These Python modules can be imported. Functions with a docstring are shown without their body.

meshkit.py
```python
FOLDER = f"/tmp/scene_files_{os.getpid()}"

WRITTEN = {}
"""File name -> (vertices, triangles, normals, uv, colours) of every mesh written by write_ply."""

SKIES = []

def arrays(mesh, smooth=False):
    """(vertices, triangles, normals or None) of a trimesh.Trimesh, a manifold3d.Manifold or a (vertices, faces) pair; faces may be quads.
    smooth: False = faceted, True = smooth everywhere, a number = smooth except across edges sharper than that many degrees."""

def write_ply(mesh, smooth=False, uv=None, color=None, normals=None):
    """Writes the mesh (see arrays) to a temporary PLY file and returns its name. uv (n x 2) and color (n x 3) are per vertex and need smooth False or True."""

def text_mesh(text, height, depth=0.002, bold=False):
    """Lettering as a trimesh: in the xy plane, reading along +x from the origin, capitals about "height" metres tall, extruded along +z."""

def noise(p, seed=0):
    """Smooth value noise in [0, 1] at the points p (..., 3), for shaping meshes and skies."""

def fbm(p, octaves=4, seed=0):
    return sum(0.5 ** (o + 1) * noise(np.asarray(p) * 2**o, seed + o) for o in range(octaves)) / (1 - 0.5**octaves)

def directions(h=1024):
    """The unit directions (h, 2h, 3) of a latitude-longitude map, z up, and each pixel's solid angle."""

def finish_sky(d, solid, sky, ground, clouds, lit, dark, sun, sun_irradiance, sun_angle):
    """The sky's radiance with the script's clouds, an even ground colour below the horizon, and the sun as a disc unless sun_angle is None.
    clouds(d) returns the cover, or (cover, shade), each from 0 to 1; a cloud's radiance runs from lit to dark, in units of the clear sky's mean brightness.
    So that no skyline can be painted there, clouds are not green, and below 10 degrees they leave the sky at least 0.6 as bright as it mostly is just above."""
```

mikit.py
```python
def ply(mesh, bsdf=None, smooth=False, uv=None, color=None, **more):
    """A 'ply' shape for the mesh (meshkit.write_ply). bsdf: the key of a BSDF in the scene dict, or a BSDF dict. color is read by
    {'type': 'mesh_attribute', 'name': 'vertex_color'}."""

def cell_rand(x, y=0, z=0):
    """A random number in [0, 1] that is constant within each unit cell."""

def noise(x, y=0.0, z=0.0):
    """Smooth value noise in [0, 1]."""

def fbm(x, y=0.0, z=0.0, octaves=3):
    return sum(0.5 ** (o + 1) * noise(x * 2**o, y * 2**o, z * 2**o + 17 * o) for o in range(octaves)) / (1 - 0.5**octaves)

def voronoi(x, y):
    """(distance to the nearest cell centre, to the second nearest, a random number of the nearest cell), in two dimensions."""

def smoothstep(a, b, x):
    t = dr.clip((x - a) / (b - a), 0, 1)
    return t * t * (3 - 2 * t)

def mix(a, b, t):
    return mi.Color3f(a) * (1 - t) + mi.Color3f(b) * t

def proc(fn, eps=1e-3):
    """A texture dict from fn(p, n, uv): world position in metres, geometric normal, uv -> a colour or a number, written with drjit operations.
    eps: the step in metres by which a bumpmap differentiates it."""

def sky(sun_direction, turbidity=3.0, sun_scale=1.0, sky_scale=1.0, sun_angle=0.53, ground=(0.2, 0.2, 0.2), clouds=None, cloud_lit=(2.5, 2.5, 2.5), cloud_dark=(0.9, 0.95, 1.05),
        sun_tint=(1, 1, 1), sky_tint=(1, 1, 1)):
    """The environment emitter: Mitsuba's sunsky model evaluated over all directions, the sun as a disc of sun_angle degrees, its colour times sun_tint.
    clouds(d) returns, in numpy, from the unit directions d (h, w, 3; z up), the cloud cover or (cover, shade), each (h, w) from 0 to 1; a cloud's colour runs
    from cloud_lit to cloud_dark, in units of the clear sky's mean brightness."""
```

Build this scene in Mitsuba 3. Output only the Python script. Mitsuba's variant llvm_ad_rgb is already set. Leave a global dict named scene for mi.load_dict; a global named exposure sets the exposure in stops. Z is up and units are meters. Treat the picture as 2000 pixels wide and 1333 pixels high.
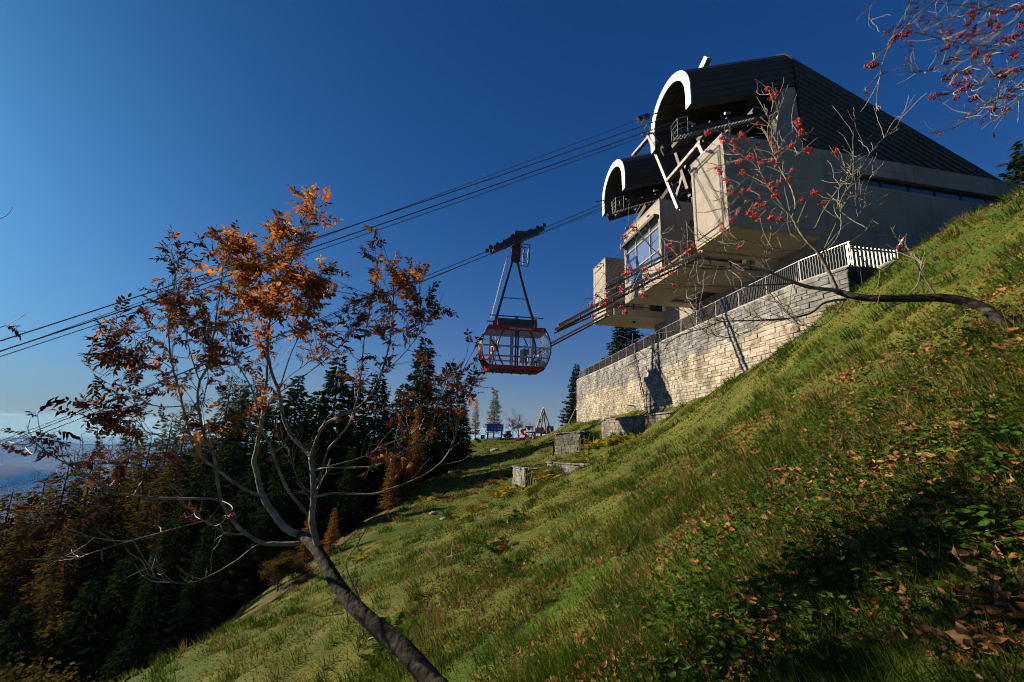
import math, random
import numpy as np, trimesh, drjit as dr, mitsuba as mi
import manifold3d as m3
from scipy.interpolate import RBFInterpolator
import mikit, meshkit
from mikit import proc, noise, fbm, smoothstep, mix

scene, labels = {"type": "scene"}, {}
T = mi.ScalarTransform4f
R = np.random.default_rng(7)
A = lambda *v: np.array(v, float)

# ------------------------------------------------------------------ camera, light, exposure
FOC, PITCH, ROLL = 850.0, math.atan(173 / 850.0), 0.029      # focal length in pixels of a 2000 pixel wide frame
FW = A(0, math.cos(PITCH), math.sin(PITCH))
_u, _r = A(0, -math.sin(PITCH), math.cos(PITCH)), A(1, 0, 0)
RT, UP = _r * math.cos(ROLL) + _u * math.sin(ROLL), _u * math.cos(ROLL) - _r * math.sin(ROLL)
scene["camera"] = {"type": "perspective", "fov": 2 * math.degrees(math.atan(1000 / FOC)), "fov_axis": "x", "near_clip": 0.05, "far_clip": 60000.0,
                   "to_world": T().look_at(origin=[0, 0, 0], target=FW.tolist(), up=UP.tolist())}
SUN = A(-0.90, 0.26, 0.40)
def horizon_veil(d):
    """thin autumn haze that pales the sky towards the horizon all round"""
    el = np.degrees(np.arcsin(np.clip(d[..., 2], -1, 1)))
    return .80 * np.exp(-np.clip(el, 0, 90) / 6.5) * (.9 + .2 * meshkit.fbm(d * A(3, 3, 14), 3, 2))


scene["sky"] = mikit.sky(SUN.tolist(), turbidity=3.7, sun_scale=3.9, sky_scale=0.56, sun_angle=0.6, ground=(0.15, 0.22, 0.28), clouds=horizon_veil, cloud_lit=(2.3, 2.65, 2.75), cloud_dark=(2.1, 2.45, 2.55),
                         sun_tint=(0.92, 0.98, 1.12), sky_tint=(0.26, 0.88, 1.9))
exposure = 1.35


def at(px, py, Y):
    """Surveying helper: the point at depth Y that the photograph shows at pixel (px, py) of 2000 x 1333."""
    r = FW + (px - 1000) / FOC * RT + (666.5 - py) / FOC * UP
    return r * (Y / r[1])


# ------------------------------------------------------------------ helpers
def key(name, parent=None):
    base = f"{parent}__{name}" if parent else name
    if base not in KEYS:
        KEYS[base] = 0
        return base
    KEYS[base] += 1
    return f"{base}_{KEYS[base]:03d}"


KEYS = {}


def tag(k, label=None, category=None, group=None, kind=None):
    d = labels.setdefault(k, {})
    for a, b in (("label", label), ("category", category), ("group", group), ("kind", kind)):
        if b: d[a] = b
    return k


def thing(name, label, category, group=None):
    return tag(key(name), label, category, group)


def put(name, mesh, mat, parent=None, smooth=False, to=None, label=None, kind=None, **more):
    k = key(name, parent)
    d = dict(mesh) if isinstance(mesh, dict) else mikit.ply(mesh, mat, smooth=smooth, **more)
    if to is not None: d["to_world"] = T(np.asarray(to, float))
    scene[k] = d
    if label or kind: tag(k, label, kind=kind)
    return k


class MB:
    """Collects pieces of ONE part."""
    def __init__(s): s.v, s.f, s.n = [], [], 0

    def add(s, v, f):
        v, f = np.asarray(v, float), np.asarray(f, int)
        if f.shape[1] == 4: f = np.vstack([f[:, [0, 1, 2]], f[:, [0, 2, 3]]])
        s.v.append(v); s.f.append(f + s.n); s.n += len(v)
        return s

    def mesh(s, m):
        if hasattr(m, "to_mesh"):
            q = m.to_mesh(); return s.add(q.vert_properties[:, :3], q.tri_verts)
        return s.add(m.vertices, m.faces)

    def box(s, c, half, ax=None):
        c, half = np.asarray(c, float), np.asarray(half, float)
        q = np.array([[x, y, z] for x in (-1, 1) for y in (-1, 1) for z in (-1, 1)], float) * half
        if ax is not None: q = q @ np.asarray(ax)
        return s.add(q + c, BOXF)

    def beam(s, a, b, w, h=None, up=(0, 0, 1)):
        """a bar of section w x h from a to b"""
        a, b = np.asarray(a, float), np.asarray(b, float); h = h or w
        d = b - a; L = np.linalg.norm(d); d = d / L
        up = np.asarray(up, float)
        if abs(d @ up) > .98: up = A(0.9, 0.1, .2)
        x = np.cross(d, up); x /= np.linalg.norm(x); y = np.cross(x, d)
        return s.box((a + b) / 2, (w / 2, L / 2, h / 2), np.stack([x, d, y]))

    def ibeam(s, a, b, w, h, t=.03, up=(0, 0, 1)):
        a, b = np.asarray(a, float), np.asarray(b, float); d = (b - a) / np.linalg.norm(b - a)
        x = np.cross(d, up); x /= np.linalg.norm(x); y = np.cross(x, d)
        s.beam(a + y * (h / 2 - t / 2), b + y * (h / 2 - t / 2), w, t, up); s.beam(a - y * (h / 2 - t / 2), b - y * (h / 2 - t / 2), w, t, up)
        return s.beam(a, b, t, h - 2 * t - .004, up)

    def tube(s, pts, rad, sides=8, cap=True):
        p = np.asarray(pts, float); n = len(p)
        rad = np.broadcast_to(np.asarray(rad, float), (n,))
        t = np.gradient(p, axis=0); t /= np.linalg.norm(t, axis=1, keepdims=True) + 1e-12
        a = np.cross(t[0], (0, 0, 1) if abs(t[0][2]) < .9 else (1, 0, 0)); out = []
        ang = np.arange(sides) * 2 * np.pi / sides
        for i in range(n):
            a = a - t[i] * (a @ t[i]); a /= np.linalg.norm(a) + 1e-12
            b = np.cross(t[i], a)
            out.append(p[i] + rad[i] * (np.cos(ang)[:, None] * a + np.sin(ang)[:, None] * b))
        i, j = np.meshgrid(np.arange(n - 1), np.arange(sides), indexing="ij")
        f = np.stack([i * sides + j, i * sides + (j + 1) % sides, (i + 1) * sides + (j + 1) % sides, (i + 1) * sides + j], -1).reshape(-1, 4)
        f = np.vstack([f[:, [0, 1, 2]], f[:, [0, 2, 3]]]); v = np.vstack(out)
        if cap:
            v = np.vstack([v, p[:1], p[-1:]]); k = np.arange(sides)
            f = np.vstack([f, np.stack([(k + 1) % sides, k, k * 0 + n * sides], 1), np.stack([k + (n - 1) * sides, (k + 1) % sides + (n - 1) * sides, k * 0 + n * sides + 1], 1)])
        return s.add(v, f)

    def quad(s, a, b, c, d): return s.add([a, b, c, d], [[0, 1, 2], [0, 2, 3]])

    def sweep(s, prof, path_pts, close=False):
        """prof (n,3) points placed at each offset of path_pts (m,3)"""
        prof, path = np.asarray(prof, float), np.asarray(path_pts, float); n, m = len(prof), len(path)
        v = (path[:, None] + prof[None]).reshape(-1, 3)
        i, j = np.meshgrid(np.arange(m - 1), np.arange(n if close else n - 1), indexing="ij")
        return s.add(v, np.stack([i * n + j, i * n + (j + 1) % n, (i + 1) * n + (j + 1) % n, (i + 1) * n + j], -1).reshape(-1, 4))

    def map(s, fn): s.v = [fn(v) for v in s.v]; return s

    def get(s): return trimesh.Trimesh(np.vstack(s.v), np.vstack(s.f), process=False)

    def put(s, name, mat, parent=None, smooth=False, **k): return put(name, s.get(), mat, parent, smooth, **k)


BOXF = np.array([[0, 1, 3], [0, 3, 2], [4, 6, 7], [4, 7, 5], [0, 4, 5], [0, 5, 1], [2, 3, 7], [2, 7, 6], [0, 2, 6], [0, 6, 4], [1, 5, 7], [1, 7, 3]])


def bumpy(inner, fn, scale=1.0, eps=2e-3):
    return {"type": "bumpmap", "arbitrary": proc(fn, eps), "scale": scale, "bsdf": inner}


ALB = .72          # overall level of the base colours, set together with the sun and the exposure
def tone(color, k=None):
    k = ALB if k is None else k
    return proc(lambda p, n, uv: color(p, n, uv) * k) if callable(color) else {"type": "rgb", "value": [c * k for c in color]}


def mat(name, color, rough=.7, spec=.3, metal=0.0, two=True, bump=None, k=None, **more):
    c = tone(color, k)
    r = proc(rough) if callable(rough) else float(rough)
    b = {"type": "principled", "base_color": c, "roughness": r, "specular": spec, "metallic": metal, **more}
    if bump: b = bumpy(b, *bump)
    scene[name] = {"type": "twosided", "bsdf": b} if two else b
    return name


def leafmat(name, color, trans=.8, rough=.5):
    c = tone(color)
    scene[name] = {"type": "principledthin", "base_color": c, "roughness": rough, "diff_trans": trans, "spec_trans": 0.0, "eta": 1.4}
    return name


C3 = mi.Color3f
# ------------------------------------------------------------------ materials
def concrete_fn(p, n, uv):
    s = fbm(p.x * .5, p.y * .5, p.z * .5, 4); f = fbm(p.x * 9, p.y * 9, p.z * 9, 3)
    u, v = p.x * -.16 + p.y * .987, p.x * .987 + p.y * .16
    streak = fbm(u * 5, v * 5, p.z * .35, 3)
    joint = smoothstep(.020, .007, dr.abs(p.z / 1.32 - dr.floor(p.z / 1.32) - .5) * 1.32)
    stain = smoothstep(.5, .85, streak)
    c = mix((.325, .315, .29), (.25, .24, .215), smoothstep(.3, .75, s)) * (.86 + .28 * f)
    c = mix(c, c * C3(.72, .69, .64), stain * .7)
    vj = smoothstep(.016, .006, dr.abs(v / 2.7 - dr.floor(v / 2.7) - .5) * 2.7)
    return mix(c, c * .5, dr.maximum(joint, vj * .8) * .75)
mat("m_concrete", concrete_fn, .82, .25, bump=(lambda p, n, uv: fbm(p.x * 14, p.y * 14, p.z * 14, 3), .006))
mat("m_soffit", lambda p, n, uv: mix((.42, .37, .27), (.33, .29, .21), fbm(p.x * .8, p.y * .8, p.z, 4)) * (.9 + .2 * fbm(p.x * 12, p.y * 12, 0, 2)), .85, .2)
mat("m_roof", lambda p, n, uv: C3(.060, .057, .054) * (.8 + .4 * fbm(p.x * 1.5, p.y * 1.5, p.z * 1.5, 3)), lambda p, n, uv: .5 + .16 * fbm(p.x * 2, p.y * 2, p.z * 2, 3), .3, 0.0)
mat("m_whitemetal", lambda p, n, uv: C3(.80, .79, .77) * (.93 + .1 * fbm(p.x * 3, p.y * 3, p.z * 3, 3)), .45, .4)
mat("m_steel", lambda p, n, uv: C3(.21, .22, .235) * (.85 + .3 * fbm(p.x * 4, p.y * 4, p.z * 4, 3)), .42, .5, .35)
mat("m_galv", lambda p, n, uv: C3(.25, .26, .27) * (.8 + .35 * fbm(p.x * 7, p.y * 7, p.z * 7, 3)), .45, .5, .55)
mat("m_darksteel", lambda p, n, uv: C3(.045, .047, .05) * (.75 + .5 * fbm(p.x * 5, p.y * 5, p.z * 5, 3)), .5, .4, .3)
mat("m_black", (.015, .015, .017), .5, .4)
mat("m_rope", lambda p, n, uv: C3(.10, .105, .11) * (.7 + .6 * fbm(p.x * 3, p.y * 3, p.z * 3, 2)), .35, .5, .6)
mat("m_bars", lambda p, n, uv: C3(.13, .137, .145) * (.8 + .35 * fbm(p.x * 7, p.y * 7, p.z * 7, 3)), .5, .4, .3)
mat("m_frame", (.30, .33, .38), .4, .5, .3)
mat("m_rust", lambda p, n, uv: mix((.30, .17, .08), (.16, .09, .05), fbm(p.x * 6, p.y * 6, p.z * 6, 3)), .8, .2)
scene["m_glass"] = {"type": "thindielectric", "int_ior": 1.5}
scene["m_darkglass"] = {"type": "twosided", "bsdf": {"type": "principled", "base_color": {"type": "rgb", "value": [.012, .016, .022]}, "roughness": .04, "specular": .9}}
scene["m_skyglass"] = {"type": "twosided", "bsdf": {"type": "principled", "base_color": {"type": "rgb", "value": [.45, .60, .80]}, "roughness": .05, "metallic": .85, "specular": .8}}
# ------------------------------------------------------------------ the station's own frame: along the facade, into the hill, up
ORG, E1, E2 = A(10.96, 20.63, 0), A(-.1613, .9869, 0), A(.9869, .1613, 0)
def Q(u, v, w): return ORG + E1 * u + E2 * v + A(0, 0, w)
SM = np.stack([E1, E2, A(0, 0, 1)])
def loc(v):                      # the long side wall runs 1.7 degrees off the facade's square
    v = np.array(v, float); v[..., 0] = v[..., 0] + .03 * np.maximum(0, v[..., 1] - 5.5); return v @ SM + ORG

WALL = A([12.62, 15.4], [12.0, 17.4], [11.75, 19.5], [11.5, 21.5], [11.3, 23.2], [11.0, 26.2], [10.62, 30], [10.18, 35.5], [9.75, 41.2], [9.25, 46.5], [8.8, 51], [8.42, 54.5])
FOOT = np.interp(WALL[:, 1], [15.4, 16.2, 17.4, 19.5, 21.4, 23.1, 26.4, 30, 35.5, 41.3, 50.9, 54.5], [5.15, 4.6, 4.1, 3.65, 3.15, 2.5, 2.05, 2.0, 1.95, 1.55, 1.1, 1.3])
WTOP = 6.4

# ------------------------------------------------------------------ terrain (survey points in metres, eye at the origin)
pts = []
for X in (-3., -1.5, 0, 1.5, 3., 5.):
    for Y in (-3., 0, 3., 6.):
        pts.append((X, Y, -1.62 + .66 * X - .11 * Y))
for px, py, Y in [(2000, 392, 9), (1900, 432, 10), (1830, 470, 10.6), (1760, 508, 11.5), (1700, 548, 13),
                  (1640, 640, 11), (1800, 700, 6.5), (1400, 850, 13), (1250, 872, 20), (1250, 935, 15), (1100, 1000, 12), (1100, 935, 22), (1000, 1010, 18), (900, 1010, 25),
                  (800, 1100, 17), (700, 1200, 10), (350, 1280, 16.5), (230, 1335, 12.6), (600, 1120, 24), (700, 1032, 30), (780, 985, 36), (850, 930, 43), (900, 905, 50), (905, 880, 62), (1000, 866, 68), (950, 858, 76),
                  (1005, 948, 33), (1045, 948, 30), (1110, 925, 29), (1170, 918, 27), (1085, 882, 39), (1138, 880, 36), (1180, 858, 34), (1250, 845, 30.5), (1320, 812, 26.5), (1060, 870, 55), (1100, 830, 58)]:
    pts.append(tuple(at(px, py, Y)))
for (x, y), z in zip(WALL, FOOT): pts.append((x - .05, y, z))
pts += [(-14, 8, -9.5), (-22, 20, -17), (-20, 34, -13), (-18, 50, -9.5), (-15, 66, -5), (-30, 50, -17), (-32, 75, -14), (-48, 30, -31), (-50, 60, -29), (-55, 90, -27), (-25, 95, -9), (0, 100, -3.5), (-8, 84, -2.2),
        (12, 72, -1.8), (18, 62, 2.2), (14, 58, 2.5), (30, 90, 4), (20, 110, -2), (60, 100, 12), (-30, 120, -24), (0, 135, -16), (40, 140, -2), (-70, 140, -52), (-90, 40, -62), (-90, 100, -60), (-60, 10, -40),
        (-20, -8, -13), (-8, -8, -6), (0, -8, -.9), (10, -8, 6), (20, -8, 11.5), (7, 3, 3.2), (14, 6, 7.2), (22, 10, 11), (30, 18, 14), (18, 17, 8), (16, 16, 6.6), (17, 30, 5.2), (14, 40, 4.6), (13, 52, 3.6), (25, 30, 9), (30, 50, 9), (45, 20, 19), (60, 60, 20), (45, -8, 21)]
pts = np.array(pts)
_rbf = RBFInterpolator(pts[:, :2], pts[:, 2], kernel="linear", smoothing=.04)
def lattice(xs, ys):
    gx, gy = np.meshgrid(xs, ys, indexing="ij"); q = np.stack([gx, gy], -1).reshape(-1, 2)
    return gx, gy, _rbf(q).reshape(gx.shape)
def rough(x, y, fine=1.0):
    p = np.stack([x, y, 0 * x], -1)
    return .34 * (meshkit.fbm(p * .35, 3, 3) - .5) + .24 * fine * (meshkit.fbm(p * 1.5, 4, 5) - .5)
HX = np.concatenate([np.linspace(-95, -16, 50)[:-1], np.linspace(-16, -4, 41)[:-1], np.linspace(-4, 8, 121)[:-1], np.linspace(8, 18, 61)[:-1], np.linspace(18, 62, 30)])
HY = np.concatenate([np.linspace(-9, 0, 30)[:-1], np.linspace(0, 12, 121)[:-1], np.linspace(12, 40, 121)[:-1], np.linspace(40, 80, 81)[:-1], np.linspace(80, 142, 40)])
gx, gy, HZ = lattice(HX, HY)
from scipy.ndimage import gaussian_filter
HZ = .35 * HZ + .65 * gaussian_filter(HZ, 2.0, mode="nearest")
HZ = HZ + rough(gx, gy)
from scipy.interpolate import RegularGridInterpolator
_h = RegularGridInterpolator((HX, HY), HZ, bounds_error=False, fill_value=None)
# level benches held up by the low terrace walls: (left end, right end, heights)
def bench(p0, p1, deep=2.4):
    global HZ
    d = p1[:2] - p0[:2]; L_ = np.linalg.norm(d); d = d / L_; n = A(-d[1], d[0]); n = n if n[0] > 0 else -n
    X, Y = gx - p0[0], gy - p0[1]; t = (X * d[0] + Y * d[1]) / L_; e = X * n[0] + Y * n[1]
    h = p0[2] + (p1[2] - p0[2]) * np.clip(t, 0, 1) - .06 + .10 * e
    side = np.clip(np.minimum(t * L_ + .4, (1 - t) * L_ + 2.0) / 1.6, 0, 1); m = (e > .1) & (e < deep) & (side > 0)
    HZ = np.where(m, np.maximum(HZ, h - (1 - side) * .8), HZ)
BENCH = [(at(1086, 848, 38), at(1136, 844, 36)), (at(1178, 822, 35), at(1322, 806, 27)), (at(1006, 912, 33), at(1030, 917, 29.5)), (at(1072, 904, 31), at(1168, 910, 26.5))]
for q0, q1 in BENCH: bench(q0, q1)
_h = RegularGridInterpolator((HX, HY), HZ, bounds_error=False, fill_value=None)
def gz(x, y): return _h(np.stack(np.broadcast_arrays(np.asarray(x, float), np.asarray(y, float)), -1))

def ground_fn(p, n, uv):
    a = fbm(p.x * .9, p.y * .9, 1, 4); b = fbm(p.x * 7, p.y * 7, 3, 3); d = fbm(p.x * .18, p.y * .18, 7, 3)
    c = mix((.042, .076, .009), (.088, .104, .018), smoothstep(.42, .68, a))
    c = mix(c, (.06, .045, .022), smoothstep(.58, .75, b) * .6)
    c = mix(c, (.13, .115, .04), smoothstep(.5, .7, d) * .2)
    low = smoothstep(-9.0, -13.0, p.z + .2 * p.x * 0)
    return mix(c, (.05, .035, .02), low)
mat("m_ground", ground_fn, .95, .1)
nx, ny = gx.shape
i, j = np.meshgrid(np.arange(nx - 1), np.arange(ny - 1), indexing="ij"); k0 = i * ny + j
gf = np.stack([k0, k0 + ny, k0 + ny + 1, k0 + 1], -1).reshape(-1, 4)
gf = np.vstack([gf[:, [0, 1, 2]], gf[:, [0, 2, 3]]])
put("hillside", trimesh.Trimesh(np.stack([gx, gy, HZ], -1).reshape(-1, 3), gf, process=False), "m_ground", smooth=True)
tag("hillside", "steep grassy hillside falling from right to left", kind="structure")

# terrace behind the retaining wall
tp = np.vstack([WALL + A(.3, 0), [[24, 54.6], [24, 19], [14, 16.2]]])
import shapely
m = trimesh.creation.extrude_polygon(shapely.Polygon(tp), .5, engine="earcut"); m.apply_translation([0, 0, 5.78])
mat("m_paving", lambda p, n, uv: C3(.30, .29, .27) * (.7 + .5 * fbm(p.x * 2, p.y * 2, 0, 4)), .9, .2)
put("terrace_paving", m, "m_paving"); tag("terrace_paving", "paved terrace behind the stone wall under the station", kind="structure")
# ------------------------------------------------------------------ the cable car station
ST = thing("cable_car_station", "concrete cable car station with dark corrugated barrel roofs above the stone wall", "building")
def sbox(b, u0, u1, v0, v1, w0, w1): return b.box(((u0 + u1) / 2, (v0 + v1) / 2, (w0 + w1) / 2), ((u1 - u0) / 2, (v1 - v0) / 2, (w1 - w0) / 2))
def S(b, name, mat_, parent=ST, smooth=False, **k): return b.map(loc).put(name, mat_, parent, smooth, **k)

# near block and the long wall with its slit window
b = MB()
sbox(b, 0, 3, 0, 5.5, 10.62, 15.87)
sbox(b, 0, 18.6, 5.502, 8.2, 3, 15.87 - .003)
sbox(b, .002, 18.6, 8.202, 44, 3, 14.06); sbox(b, 0.002, 18.6, 8.202, 44, 14.74, 15.868); sbox(b, .42, 18.6, 8.203, 44, 14.062, 14.738)
sbox(b, .002, .42, 24, 44, 14.062, 14.738)
S(b, "concrete_block", "m_concrete", label="near concrete block with long dark side wall")
sl = S(sbox(MB(), .26, .275, 8.21, 23.99, 14.07, 14.73), "window", "m_darkglass", label="long narrow slit window in the side wall")
b = MB()
for v in np.linspace(8.25, 23.9, 9): sbox(b, .20, .258, v - .03, v + .03, 14.07, 14.73)
sbox(b, .2, .259, 8.22, 23.98, 14.065, 14.12); sbox(b, .2, .259, 8.22, 23.98, 14.68, 14.733)
S(b, "frame", "m_darksteel", sl)
b = MB(); sbox(b, .05, 2.95, .05, 8.0, 10.50, 10.618); sbox(b, 2.96, 3.4, .4, 8, 10.4, 10.615); S(b, "soffit", "m_soffit")
b = MB(); sbox(b, -.03, 3.03, -.03, .22, 15.872, 15.93); sbox(b, -.03, .2, .222, 44, 15.872, 15.93); S(b, "coping", "m_galv")
# conduits on the lit face
b = MB()
for u, w0, w1 in ((.42, 10.8, 15.2), (.28, 11.3, 15.4), (2.72, 10.9, 15.2)): b.tube([(u, -.05, w0), (u, -.05, w1)], .028, 6)
for w in (15.2, 10.95): b.tube([(.42, -.05, w), (2.72, -.05, w)], .026, 6)
b.tube([(.28, -.05, 15.4), (2.85, -.05, 15.4)], .022, 6)
for w in (11.6, 12.8, 14.0): sbox(b, .24, .46, -.06, -.002, w, w + .05); sbox(b, 2.66, 2.78, -.06, -.002, w, w + .05)
S(b, "conduit", "m_galv", label="thin metal conduits framing the sunlit end face")
b = MB(); sbox(b, 2.45, 2.6, -.25, -.002, 15.35, 15.45); b.tube([(2.52, -.2, 15.36), (2.52, -.32, 15.15)], .07, 8); S(b, "floodlight", "m_galv")
b = MB(); sbox(b, .9, 1.05, -.22, -.002, 15.42, 15.56); b.tube([(.97, -.2, 15.48), (.97, -.42, 15.42)], .055, 8); S(b, "floodlight", "m_galv")
# middle block: big window to the valley, dark window in the side
b = MB()
uB0, uB1 = 6.83, 12.72
sbox(b, uB0, uB0 + .28, 0, 2.2, 10.3, 15.82); sbox(b, uB0, uB0 + .28, 2.202, 6, 10.3, 12.0); sbox(b, uB0, uB0 + .28, 2.203, 6, 14.55, 15.82)
sbox(b, uB0 + .281, uB1, 0, .3, 14.72, 15.82 - .003); sbox(b, uB0 + .281, uB1, .002, .3, 10.32, 11.5)
sbox(b, uB1 - .28, uB1, .003, 6, 10.32, 15.816); sbox(b, uB0 + .281, uB1 - .282, .302, 6, 15.5, 15.817); sbox(b, uB0 + .281, uB1 - .282, .303, 6, 10.3, 10.6)
sbox(b, uB0 + .283, uB1 - .283, 6.002, 7, 10.3, 15.8)
S(b, "concrete_block", "m_concrete", label="middle concrete block with a big window towards the valley")
win = S(sbox(MB(), uB0 + .3, uB1 - .3, .14, .15, 11.52, 14.7), "window", "m_skyglass", label="large blue reflecting window with grey bars")
b = MB()
for u in (uB0 + .32, 8.55, 10.75, uB1 - .32): sbox(b, u - .045, u + .045, .06, .138, 11.5, 14.72)
for w in (11.54, 12.35, 14.05, 14.68): sbox(b, uB0 + .3, uB1 - .3, .064, .136, w - .045, w + .045)
S(b, "frame", "m_frame", win)
b = MB()
sbox(b, uB0 + .25, uB1 + .05, -.32, -.002, 14.74, 14.84); sbox(b, uB0 + .25, uB1 + .05, -.34, -.28, 14.62, 14.739)
S(b, "awning_box", "m_darksteel")
w2 = S(sbox(MB(), uB0 + .1, uB0 + .11, 2.25, 5.9, 12.05, 14.5), "window", "m_darkglass", label="dark window in the shaded flank of the middle block")
b = MB(); sbox(b, uB0 + .02, uB0 + .098, 2.22, 5.95, 14.38, 14.546); sbox(b, uB0 + .02, uB0 + .098, 2.21, 2.38, 12.02, 14.378); sbox(b, uB0 + .02, uB0 + .098, 2.382, 5.95, 12.02, 12.1)
S(b, "frame", "m_black", w2)
b = MB(); sbox(b, uB0 - .03, uB1 + .03, -.03, .2, 15.822, 15.88); sbox(b, uB0 - .03, uB0 + .2, .202, 6, 15.822, 15.88); S(b, "coping", "m_galv")
for u, nm in ((11.5, 0), (8.0, 1)):
    b = MB(); b.tube([(u, 0, 15.1), (u, -.2, 15.2)], .02, 6); b.tube([(u - .06, -.2, 15.2), (u + .08, -.3, 15.12)], .06, 8); S(b, "floodlight", "m_galv")
b = MB(); b.tube([(12.2, .2, 15.8), (12.2, .2, 16.2)], .02, 6); b.box((12.2, .12, 16.22), (.07, .18, .06)); S(b, "camera", "m_galv", label="small camera on the middle block's roof edge")
# platform under the near dock and the middle block
b = MB()
sbox(b, 4.45, 6.82, .02, 9, 10.2, 10.62)
for (u0, u1, v0, v1) in ((4.45, 12.6, .02, 3.0), (4.45, 12.6, 5.6, 9), (4.45, 8.6, 3.002, 5.598), (11.4, 12.6, 3.002, 5.598)): sbox(b, u0, u1, v0, v1, 10.06, 10.198)
S(b, "soffit", "m_soffit", label="beige underside of the platform with a dark hatch")
S(sbox(MB(), 8.55, 11.45, 2.95, 5.65, 10.199, 10.24), "hatch", "m_black", label="dark hatch in the platform's underside")
b = MB(); sbox(b, 4.4, 12.72, -.06, .018, 9.98, 10.28); S(b, "platform_edge", "m_concrete")
b = MB(); sbox(b, 3.3, 6.9, -.12, .0, 10.62, 10.74); S(b, "platform_edge", "m_rust", label="rust brown edge beam of the near dock")
# end block
b = MB()
uC0, uC1 = 16.8, 19.88
sbox(b, uC0, uC1, 0, 1.3, 10.15, 15.53); sbox(b, uC0, uC1, 1.302, 6, 10.15, 12.2); sbox(b, uC0, uC1, 1.303, 6, 14.0, 15.527); sbox(b, uC0 + .3, uC1, 1.304, 6, 12.202, 13.998)
sbox(b, 16.42, uC0 - .002, .6, 9, 10.1, 10.75)
S(b, "concrete_block", "m_concrete", label="end concrete block, the smallest and farthest of the three")
w3 = S(sbox(MB(), uC0 + .14, uC0 + .15, 1.32, 5.9, 12.22, 13.98), "window", "m_darkglass", label="dark window in the shaded flank of the end block")
b = MB(); sbox(b, uC0 + .05, uC0 + .138, 1.31, 5.9, 13.82, 13.996); sbox(b, uC0 + .05, uC0 + .138, 1.311, 1.5, 12.21, 13.818); sbox(b, uC0 + .05, uC0 + .138, 3.4, 3.52, 12.21, 13.817); S(b, "frame", "m_black", w3)
b = MB(); sbox(b, uC0 - .03, uC1 + .03, -.03, .2, 15.532, 15.59); sbox(b, uC0 - .03, uC0 + .2, .202, 6, 15.532, 15.59); S(b, "coping", "m_galv")
b = MB()
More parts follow.
